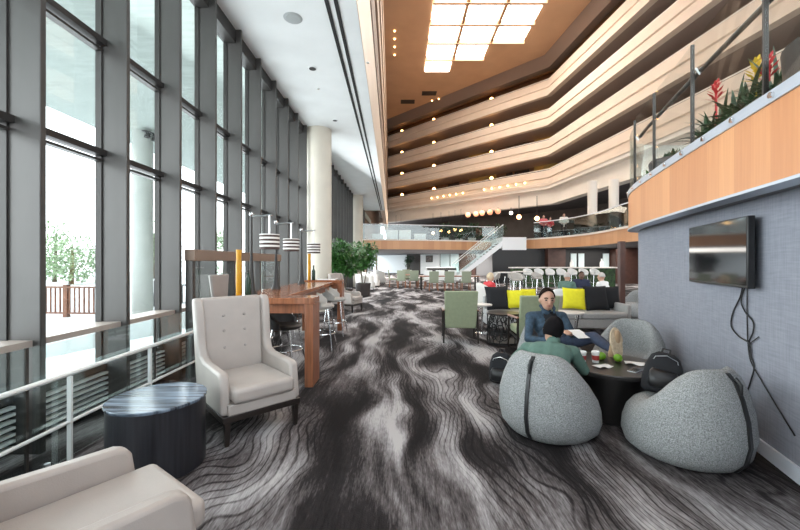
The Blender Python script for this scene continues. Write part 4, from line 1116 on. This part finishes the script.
for a, b in zip(ys[:-1], ys[1:]):
    g = sweep(nf_strip(a+.008, b-.008), [(.018, nzt+.06), (.018, GH), (.030, GH), (.030, nzt+.06)]).obj('glass_panel', 'clear_glass', t)
    p, _ = NF[int(nf_at_y(b))].copy(), 0
    pts = nf_strip(b-.008, b+.008)
    sweep(pts, [(.010, nzt+.06), (.010, GH), (.038, GH), (.038, nzt+.06)]).obj('glass_edge', 'handrail_dark', g)
g = sweep([p for p in NZ if p.x < 5.3 and p.y > 5.25], [(.018, nzt+.06), (.018, GH-.08), (.030, GH-.08), (.030, nzt+.06)]).obj('glass_panel', 'rail_glass', t)
hp = nf_strip(-.9, 5.15)
MB().tube([(q.x, q.y, 3.24) for q in offset(hp, .075)], .021, 10).obj('handrail', 'handrail_dark', t)
for yy in ys[2:]:
    q = nf_strip(yy-.05, yy+.05); a = offset(q, .075)[1]; b = offset(q, .03)[1]
    MB().tube([(b.x, b.y, 3.26), (b.x*.3+a.x*.7, b.y*.3+a.y*.7, 3.20), (a.x, a.y, 3.235)], .009, 7).obj('handrail_bracket', 'steel', t)
s_ = .2; tot = sum((NF[i+1]-NF[i]).length for i in range(len(NF)-1)); k = 0
while s_ < 7.6:
    p, d = along(NF, s_); nn = Vector((-d.y, d.x))
    MB().tube([(p.x+nn.x*.012, p.y+nn.y*.012, nzt+.037), (p.x+nn.x*.035, p.y+nn.y*.035, nzt+.037)], .019, 10).obj('bolt', 'chrome', t); s_ += .43
def inner(y, off):
    i = int(nf_at_y(y)); d = (NF[i+1]-NF[i]).normalized(); return NF[i]+Vector((d.y, -d.x))*off
def bromeliad_planter(y, label, flowers, length):
    c = inner(y, .46); i = int(nf_at_y(y)); d = (NF[i+1]-NF[i]).normalized(); rz = math.atan2(d.y, d.x)
    t = thing('bromeliad_planter', label, 'planter', (c.x, c.y, nzt-.02), rz)
    L = length
    MB().loft([[(sx*(L/2-ins), sy*(.17-ins*.4), z) for sx, sy in ((-1,-1),(1,-1),(1,1),(-1,1))] for z, ins in ((0,.04),(.02,.02),(.30,0),(.32,.01))]).obj('trough', 'pot_dark', t, bevel=.02)
    B(-L/2+.03, L/2-.03, -.14, .14, .30, .325).obj('soil', 'soil', t)
    lf = MB()
    def strap(base, az, el, ln, w, droop):
        pts = []; n = 7; vs = []; fs = []
        dx, dy = math.cos(az), math.sin(az)
        for q in range(n+1):
            u = q/n; rr = ln*u*math.cos(el); z = ln*u*math.sin(el)-droop*u*u*ln
            ww = w*(math.sin(math.pi*min(1, .18+.82*u)))**.7*(1-u*.5) if u < 1 else .001
            c0 = Vector((base[0]+dx*rr, base[1]+dy*rr, base[2]+z)); sd = Vector((-dy, dx, 0))
            vs += [c0-sd*ww+Vector((0,0,ww*.4)), c0, c0+sd*ww+Vector((0,0,ww*.4))]
        for q in range(n):
            for h in (0, 1): fs.append((q*3+h, q*3+h+1, q*3+h+4, q*3+h+3))
        lf.add(vs, fs)
    rnd = random.Random(int(y*10))
    nb = max(2, int(L/.16))
    for q in range(nb):
        bx = -L/2+.08+(L-.16)*q/(nb-1); by = rnd.uniform(-.08, .05)
        for z in range(30):
            az = rnd.uniform(0, 2*math.pi); kk = .62 if math.sin(az) > .3 else 1
            strap((bx, by, .30), az, rnd.uniform(.55, 1.4), rnd.uniform(.38, .72)*kk, rnd.uniform(.018, .030), rnd.uniform(.2, .7))
    lf.obj('foliage', 'leaf_dark', t, angle=70)
    for fx, m_, fz in flowers:
        fl = MB(); rnd2 = random.Random(int(fx*100)+5)
        for z in range(26):
            u = z/25; az = z*2.4; r0 = .012; ln = .10*(1.1-.55*u); b = Vector((fx+math.cos(az)*r0, .02+math.sin(az)*r0, fz-.17+.19*u)); e = .35+.8*u
            d_ = Vector((math.cos(az)*math.cos(e), math.sin(az)*math.cos(e), math.sin(e))); sd = Vector((-math.sin(az), math.cos(az), 0))
            fl.add([b, b+d_*ln*.45+sd*.016, b+d_*ln, b+d_*ln*.45-sd*.016], [(0,1,2,3)])
        fl.tube([(fx, .02, .30), (fx, .02, fz)], .012, 6)
        fl.obj('flower', m_, t)
bromeliad_planter(3.72, 'planter of bromeliads with red and yellow blooms behind the balustrade glass', [(.35, 'bract_red', .84), (-.33, 'bract_yellow', .72), (-.50, 'bract_red', .66)], 1.35)
c = inner(4.83, .34); t = thing('drum_planter', 'grey drum planter between the bromeliads and the small shrub on the ledge', 'planter', (c.x, c.y, nzt-.02))
MB().lathe([(.20, 0), (.24, .03), (.27, .27), (.25, .30), (.20, .27)], n=30).obj('pot', 'pot_grey', t); MB().lathe([(.22, .26), (.22, .27)], n=20).obj('soil', 'soil', t)
lfm = MB(); leaf_cloud(90, lambda: ((random.uniform(-.12,.12), random.uniform(-.12,.12), .28), (random.uniform(-.8,.8), random.uniform(-.8,.8), .8)), .12, 0, lfm).obj('foliage', 'leaf_dark', t)
c = inner(5.30, .30); t = thing('small_shrub', 'small olive shrub in a pot at the rounded end of the glass', 'plant', (c.x, c.y, nzt-.02))
MB().lathe([(.07, 0), (.09, .12), (.08, .12)], n=18).obj('pot', 'pot_dark', t)
leaf_cloud(160, blob_sampler([((0,0,.20), .10), ((.07,.02,.17), .08), ((-.07,.0,.18), .08)]), .07, 0).obj('foliage', 'leaf', t)
c = inner(2.25, .42); t = thing('mound_planter', 'low dark planter with a mounded top, nearest on the ledge', 'planter', (c.x, c.y, nzt-.02), math.atan2(1, .31))
MB().lathe([(.30, 0), (.36, .05), (.38, .34), (.34, .36)], n=30).obj('pot', 'pot_dark', t)
MB().ball((0,0,.34), (.33,.33,.14), 20, 10).obj('soil_mound', 'soil', t)

# ================================================================== FAR MEZZANINE
def far_rail(label, P, h=1.08):
    t = thing('far_balustrade', label, 'balustrade', (0,0,0)); step = 3
    for i in range(0, len(P)-1, step):
        q = P[i:i+step+1]
        if len(q) < 2: continue
        sweep(q, [(.05, mzt), (.05, mzt+h), (.07, mzt+h), (.07, mzt)]).obj('glass_panel', 'far_rail_glass', t)
    sweep(P, [(.03, mzt+h), (.03, mzt+h+.05), (.09, mzt+h+.05), (.09, mzt+h)]).obj('top_rail', 'white_wall', t)
i1 = min(range(len(MZ)), key=lambda i: abs(MZ[i].x-7.2) + (0 if MZ[i].y > 28 else 9)); i2 = min(range(len(MZ)), key=lambda i: (MZ[i]-Vector((9.2,26.9))).length)
far_rail('glass balustrade along the straight wooden mezzanine edge, up to the stair', MZ[:i1+1])
far_rail('glass balustrade along the curved mezzanine edge, past the stair', MZ[i2+1:])
# staircase from the landing down towards the tables
t = thing('staircase', 'white staircase descending from the mezzanine landing', 'staircase', (0,0,0))
B(7.25, 8.95, 26.2, 29.35, 2.35, 3.26).obj('landing', 'white_wall', t)
P0, P1 = Vector((7.35, 0, 2.95)), Vector((3.9, 0, .0))
n = 16
for k in range(n):
    x = P0.x+(P1.x-P0.x)*(k+.5)/n; z = P0.z+(P1.z-P0.z)*(k+.8)/n
    B(x-.15, x+.15, 26.35, 27.75, z-.03, z+.03).obj('tread', 'dark_wall', t)
for yy in (26.25, 27.8):
    MB().loft([[(P0.x, yy, P0.z-.28), (P0.x, yy, P0.z+.12), (P0.x, yy+.08, P0.z+.12), (P0.x, yy+.08, P0.z-.28)], [(P1.x, yy, 0), (P1.x, yy, .40), (P1.x, yy+.08, .40), (P1.x, yy+.08, 0)]]).obj('stringer', 'white_wall', t)
    MB().loft([[(P0.x, yy+.03, P0.z+.12), (P0.x, yy+.03, P0.z+1.2), (P0.x, yy+.05, P0.z+1.2), (P0.x, yy+.05, P0.z+.12)], [(P1.x, yy+.03, .4), (P1.x, yy+.03, 1.35), (P1.x, yy+.05, 1.35), (P1.x, yy+.05, .4)]]).obj('glass_panel', 'rail_glass', t)
    MB().tube([(P0.x, yy+.04, P0.z+1.22), (P1.x, yy+.04, 1.37)], .03, 6).obj('handrail', 'rail_steel', t)
# pendants under the mezzanine ceiling
for k, px in enumerate((468, 476, 482, 490, 498)):
    yy = 43.2-k*.75; x = (px-400)/370*yy
    p = thing('pendant_lamp', 'glowing copper globe pendant in the cluster under the mezzanine ceiling', 'lamp', (x, yy, 7.0), 0, 'copper pendants over the mezzanine')
    MB().ball((0,0,0), .30, 14, 10).obj('shade', 'pendant_glow', p); MB().tube([(0,0,.28), (0,0,.42)], .03, 6).obj('cord', 'near_black', p)
# added shrubs standing in for reflected outdoor trees, and furniture behind the glass
for k, (px, yy) in enumerate(((445, 31.0), (459, 32.4), (472, 31.2), (486, 33), (500, 31.8))):
    x = (px-400)/370*yy; t = thing('reflection_shrub', 'dark leafy shrub in a planter, standing in for trees reflected in the mezzanine glass', 'plant', (x, yy, mzt-.12), 0, 'shrubs standing in for reflected trees')
    MB().lathe([(.28, 0), (.34, .45), (.3, .45)], n=16).obj('planter', 'white_tub', t)
    leaf_cloud(240, blob_sampler([((random.uniform(-.25,.25), random.uniform(-.2,.2), random.uniform(.7,1.3)), .42) for _ in range(5)]), .24, .2).obj('foliage', 'leaf_dark', t)
for k, px in enumerate((378, 392, 405, 420)):
    yy = 31.5; x = (px-400)/370*yy
    t = thing('lounge_screen', 'white upholstered booth behind the straight mezzanine balustrade', 'booth', (x, yy, mzt-.12), 0, 'white booths on the mezzanine')
    B(-.50, .50, -.25, .25, 0, .45).obj('seat', 'white_tub', t, bevel=.03); B(-.50, .50, -.30, -.18, .45, 1.12 if k in (1, 2) else .8).obj('backrest', 'white_tub', t, bevel=.03)
# back bar on the mezzanine with warm lamps
for k, px in enumerate((396, 401, 433, 441, 449, 455, 461)):
    yy = 46.5-k*.9; x = (px-400)/370*yy
    t = thing('bar_lamp', 'small warm lamp glowing at the back of the mezzanine', 'lamp', (x, yy, 5.0+(k%2)*.2), 0, 'warm lamps at the back of the mezzanine')
    MB().ball((0,0,0), .16, 10, 7).obj('shade', 'sconce', t); MB().tube([(0,0,.1), (0,0,7.4-5.0-(k%2)*.2)], .02, 5).obj('cord', 'near_black', t)
for k, (px, py, yy) in enumerate(((511, 213, 40), (519, 217, 33), (537, 218.5, 33))):
    x = (px-400)/370*yy; z = 1.5+(262-py)/370*yy
    t = thing('spot_lamp', ['bright round downlight below the white beam, over the mezzanine', 'warm copper lamp above the stair landing', 'warm lamp beside the red-topped person on the mezzanine'][k], 'lamp', (x, yy, z))
    MB().ball((0,0,0), .20, 12, 8).obj('bulb', 'lamp_glow' if k == 0 else 'sconce', t); MB().tube([(0,0,.15), (0,0,7.4-z)], .03, 6).obj('stem', 'near_black', t)

# ================================================================== FAR FLOOR: dining and bar
def make_dining(label, x, y, rz, m_, group):
    t = thing('dining_chair', label, 'chair', (x, y, 0), rz, group)
    B(-.24, .24, -.24, .25, .42, .50).obj('seat', m_, t, bevel=.02)
    MB().loft([[(-w, y0, z), (w, y0, z), (w, y0-.06, z), (-w, y0-.06, z)] for z, y0, w in ((.46,-.20,.23), (1.02,-.27,.25))]).obj('backrest', m_, t, bevel=.015)
    for i in (-1, 1):
        for j in (-1, 1): MB().tube([(i*.2, j*.2, .43), (i*.22, j*.24, 0)], .02, 6).obj('leg', 'wood_leg', t)
    return t
def dining_table(label, x, y, w, d):
    t = thing('dining_table', label, 'table', (x, y, 0))
    B(-w/2, w/2, -d/2, d/2, .71, .76).obj('tabletop', 'wood_leg', t, bevel=.006)
    for i in (-1, 1):
        for j in (-1, 1): B(i*(w/2-.1)-.04, i*(w/2-.1)+.04, j*(d/2-.1)-.04, j*(d/2-.1)+.04, 0, .71).obj('leg', 'dark_leg', t)
dining_table('long dark dining table with sage chairs below the mezzanine', 2.65, 20.1, 3.2, .9)
dining_table('dark dining table left of the long one, with chairs set sideways', .55, 21.6, 1.3, 1.1) if 0 else dining_table('smaller dark dining table with chairs set sideways, by the white wall', .45, 22.4, 1.3, 1.1)
dc = make_dining('sage dining chair with its back to the camera at the long dark table', 1.75, 19.3, 0, 'sage_far', 'sage chairs along the near side of the long dining table')
for x in (2.55, 3.42): dup(dc, (x, 19.3, 0))
d2 = make_dining('pale dining chair across the long dark table', 1.6, 20.9, math.pi, 'stool_white', 'pale chairs across the long dining table')
for x in (2.3, 3.0, 3.7): dup(d2, (x, 20.9, 0))
d3 = make_dining('dining chair set sideways at the smaller dark table, nearest the white wall', -.40, 22.3, face(1, 0), 'sage_far', None)
dup(d3, (.10, 21.3, 0), face(.1, 1), 'sage dining chair on the near side of the smaller dark table')
dup(d3, (.78, 21.3, 0), face(-.1, 1), 'sage dining chair at the smaller dark table, next to the long one')
dup(d3, (1.35, 22.6, 0), face(-1, 0), 'sage dining chair between the two dark dining tables')
dup(d3, (.4, 23.5, 0), face(0, -1), 'sage dining chair behind the smaller dark table')
# bar counter with stools
t = thing('bar_counter', 'long bar counter with white top and mottled green front below the curved mezzanine', 'counter', (9.9, 22.6, 0))
B(-3.0, 3.2, -.1, .5, 0, 1.12).obj('front', 'bar_green', t); B(-3.1, 3.3, -.30, .6, 1.12, 1.19).obj('worktop', 'white_tub', t, bevel=.01)
bs = make_stool('stool_white', 'white tub bar stool in the row along the bar counter', (7.55, 21.85, 0), face(0, 1), 'white stools along the bar counter', .78, .36)
for k in range(1, 7): dup(bs, (7.55+k*.66, 21.85, 0), face(0, 1))
for k, (x, lb) in enumerate(((10.55, 'white bottle standing on the bar counter behind the navy suit'), (12.4, 'pale jug on the bar counter near the post'))):
    t = thing('bar_bottle', lb, 'bottle', (x, 22.75, 1.19)); MB().lathe([(.09,0),(.10,.02),(.10,.28),(.04,.38),(.04,.48)], n=14).obj('body', 'cup_white', t)
    MB().lathe([(.045,.47),(.045,.52)], n=10).obj('cap', 'steel', t)
# high tables in the middle
def high_table(label, x, y):
    t = thing('high_table', label, 'table', (x, y, 0))
    MB().lathe([(.40, 1.0), (.42, 1.01), (.42, 1.04)], n=28).obj('tabletop', 'white_tub', t); MB().lathe([(.26, 0), (.26, .02), (.05, .05), (.05, 1.0)], n=14).obj('pedestal', 'near_black', t)
high_table('round white high table beyond the sofa, nearest the stair', 4.9, 17.0)
high_table('round white high table beyond the sofa, nearer the bar counter', 6.1, 18.5)
s2 = make_stool('stool_grey', 'grey stool between the dining tables and the first white high table', (4.1, 16.6, 0), face(1, .3))
dup(s2, (5.0, 15.9, 0), face(0, 1), 'grey stool with its back to the camera at the first white high table')
dup(s2, (5.7, 17.4, 0), face(-.8, -.2), 'grey stool between the two white high tables')
dup(s2, (5.6, 19.1, 0), face(.6, -.5), 'grey stool behind the second white high table')
dup(s2, (6.5, 17.5, 0), face(-.3, 1), 'grey stool with its back to the camera at the second white high table')
dup(s2, (4.6, 18.0, 0), face(.2, -1), 'grey stool behind the first white high table')
# host stand and art by the white wall
t = thing('console', 'low dark console against the far wall below the mezzanine', 'console', (4.6, 41.0, 0))
B(-1.6, 1.6, -.3, .3, 0, .85).obj('body', 'near_black', t); B(-1.7, 1.7, -.35, .35, .85, .92).obj('worktop', 'stool_white', t)
a_ = fw_at(430, -.14); t = thing('framed_art', 'dark framed picture on the white far wall', 'picture', (a_.x, a_.y, 1.9), -math.pi/4)
B(-.55, .55, -.03, .03, -.42, .42).obj('frame', 'near_black', t); B(-.47, .47, -.04, -.03, -.34, .34).obj('canvas', 'art', t)
a_ = fw_at(414, -.9); t = thing('potted_tree', 'dark potted tree in front of the far wall doorway', 'plant', (a_.x, a_.y, 0))
MB().lathe([(.28,0),(.36,.5),(.3,.5)], n=16).obj('pot', 'white_tub', t); MB().tube([(0,0,.4),(0,0,1.4)], .04, 6).obj('trunk', 'bark', t)
leaf_cloud(260, blob_sampler([((random.uniform(-.3,.3), random.uniform(-.3,.3), random.uniform(1.2,2.0)), .4) for _ in range(5)]), .25, .2).obj('foliage', 'leaf_dark', t)

# ================================================================== ATRIUM LAMPS
k_ = 0
for zt in ZT:
    for s in (-21.6, -15.6, -6.9, -18.5, -11.0, -2.5):
        big = s in (-21.6, -15.6, -6.9)
        p, a = on_bf(s, 3.1 if not big else .55)
        z = zt+.36 if big else zt+.75
        t = thing('gallery_sconce', 'small warm lamp along the gallery level', 'lamp', (p.x, p.y, z), 0, 'warm lamps along the galleries')
        MB().ball((0,0,0), .20 if big else .11, 10, 7).obj('globe', 'sconce', t); MB().tube([(0,0,-.46 if big else -.32), (0,0,-.1)], .04, 6).obj('stem', 'handrail_dark', t)
def bulbs(pts, grp, label):
    for p in pts:
        t = thing('ceiling_bulb', label, 'lamp', p, 0, grp)
        MB().ball((0,0,-.10), .085, 8, 6).obj('globe', 'bulb', t); MB().tube([(0,0,-.03), (0,0,.02)], .05, 6).obj('socket', 'handrail_dark', t)
def cpt(px, py): yy = 20.8*370/(262-py); return ((px-400)/370*yy, yy, CZ)
bulbs([cpt(432+k*6.6, 100-k*1.8) for k in range(4)], 'bulbs in the far ceiling row', 'small bare bulb in the atrium ceiling row nearest the dark vents')
bulbs([cpt(493+k*8.6, 78.5-k*2.7) for k in range(5)], 'bulbs in the middle ceiling row', 'small bare bulb in the ceiling row before the balcony corner')
bulbs([cpt(549+k*3.2, 54.5-k*3.9) for k in range(7)], 'bulbs in the corner ceiling row', 'small bare bulb in the ceiling row along the near balcony side')
bulbs([cpt(394.6, 30+k*8) for k in range(4)], 'bulbs by the aisle fascia', 'small bare bulb in the ceiling row beside the aisle fascia')
def pbulbs(ss, grp, label):
    for s in ss:
        p, a = on_bf(s, -.07); t = thing('parapet_bulb', label, 'lamp', (p.x, p.y, ZT[0]-.95), 0, grp)
        MB().ball((0,0,0), .10, 8, 6).obj('globe', 'bulb', t); MB().tube([(0,0,0), (.1,.1,0)], .04, 6).obj('socket', 'handrail_dark', t)
pbulbs([-15.5+k*1.0 for k in range(6)], 'bulbs on the lowest parapet, far', 'small bulb on the lowest balcony parapet, far row')
pbulbs([-7.5+k*1.0 for k in range(6)], 'bulbs on the lowest parapet, near corner', 'small bulb on the lowest balcony parapet before the corner')
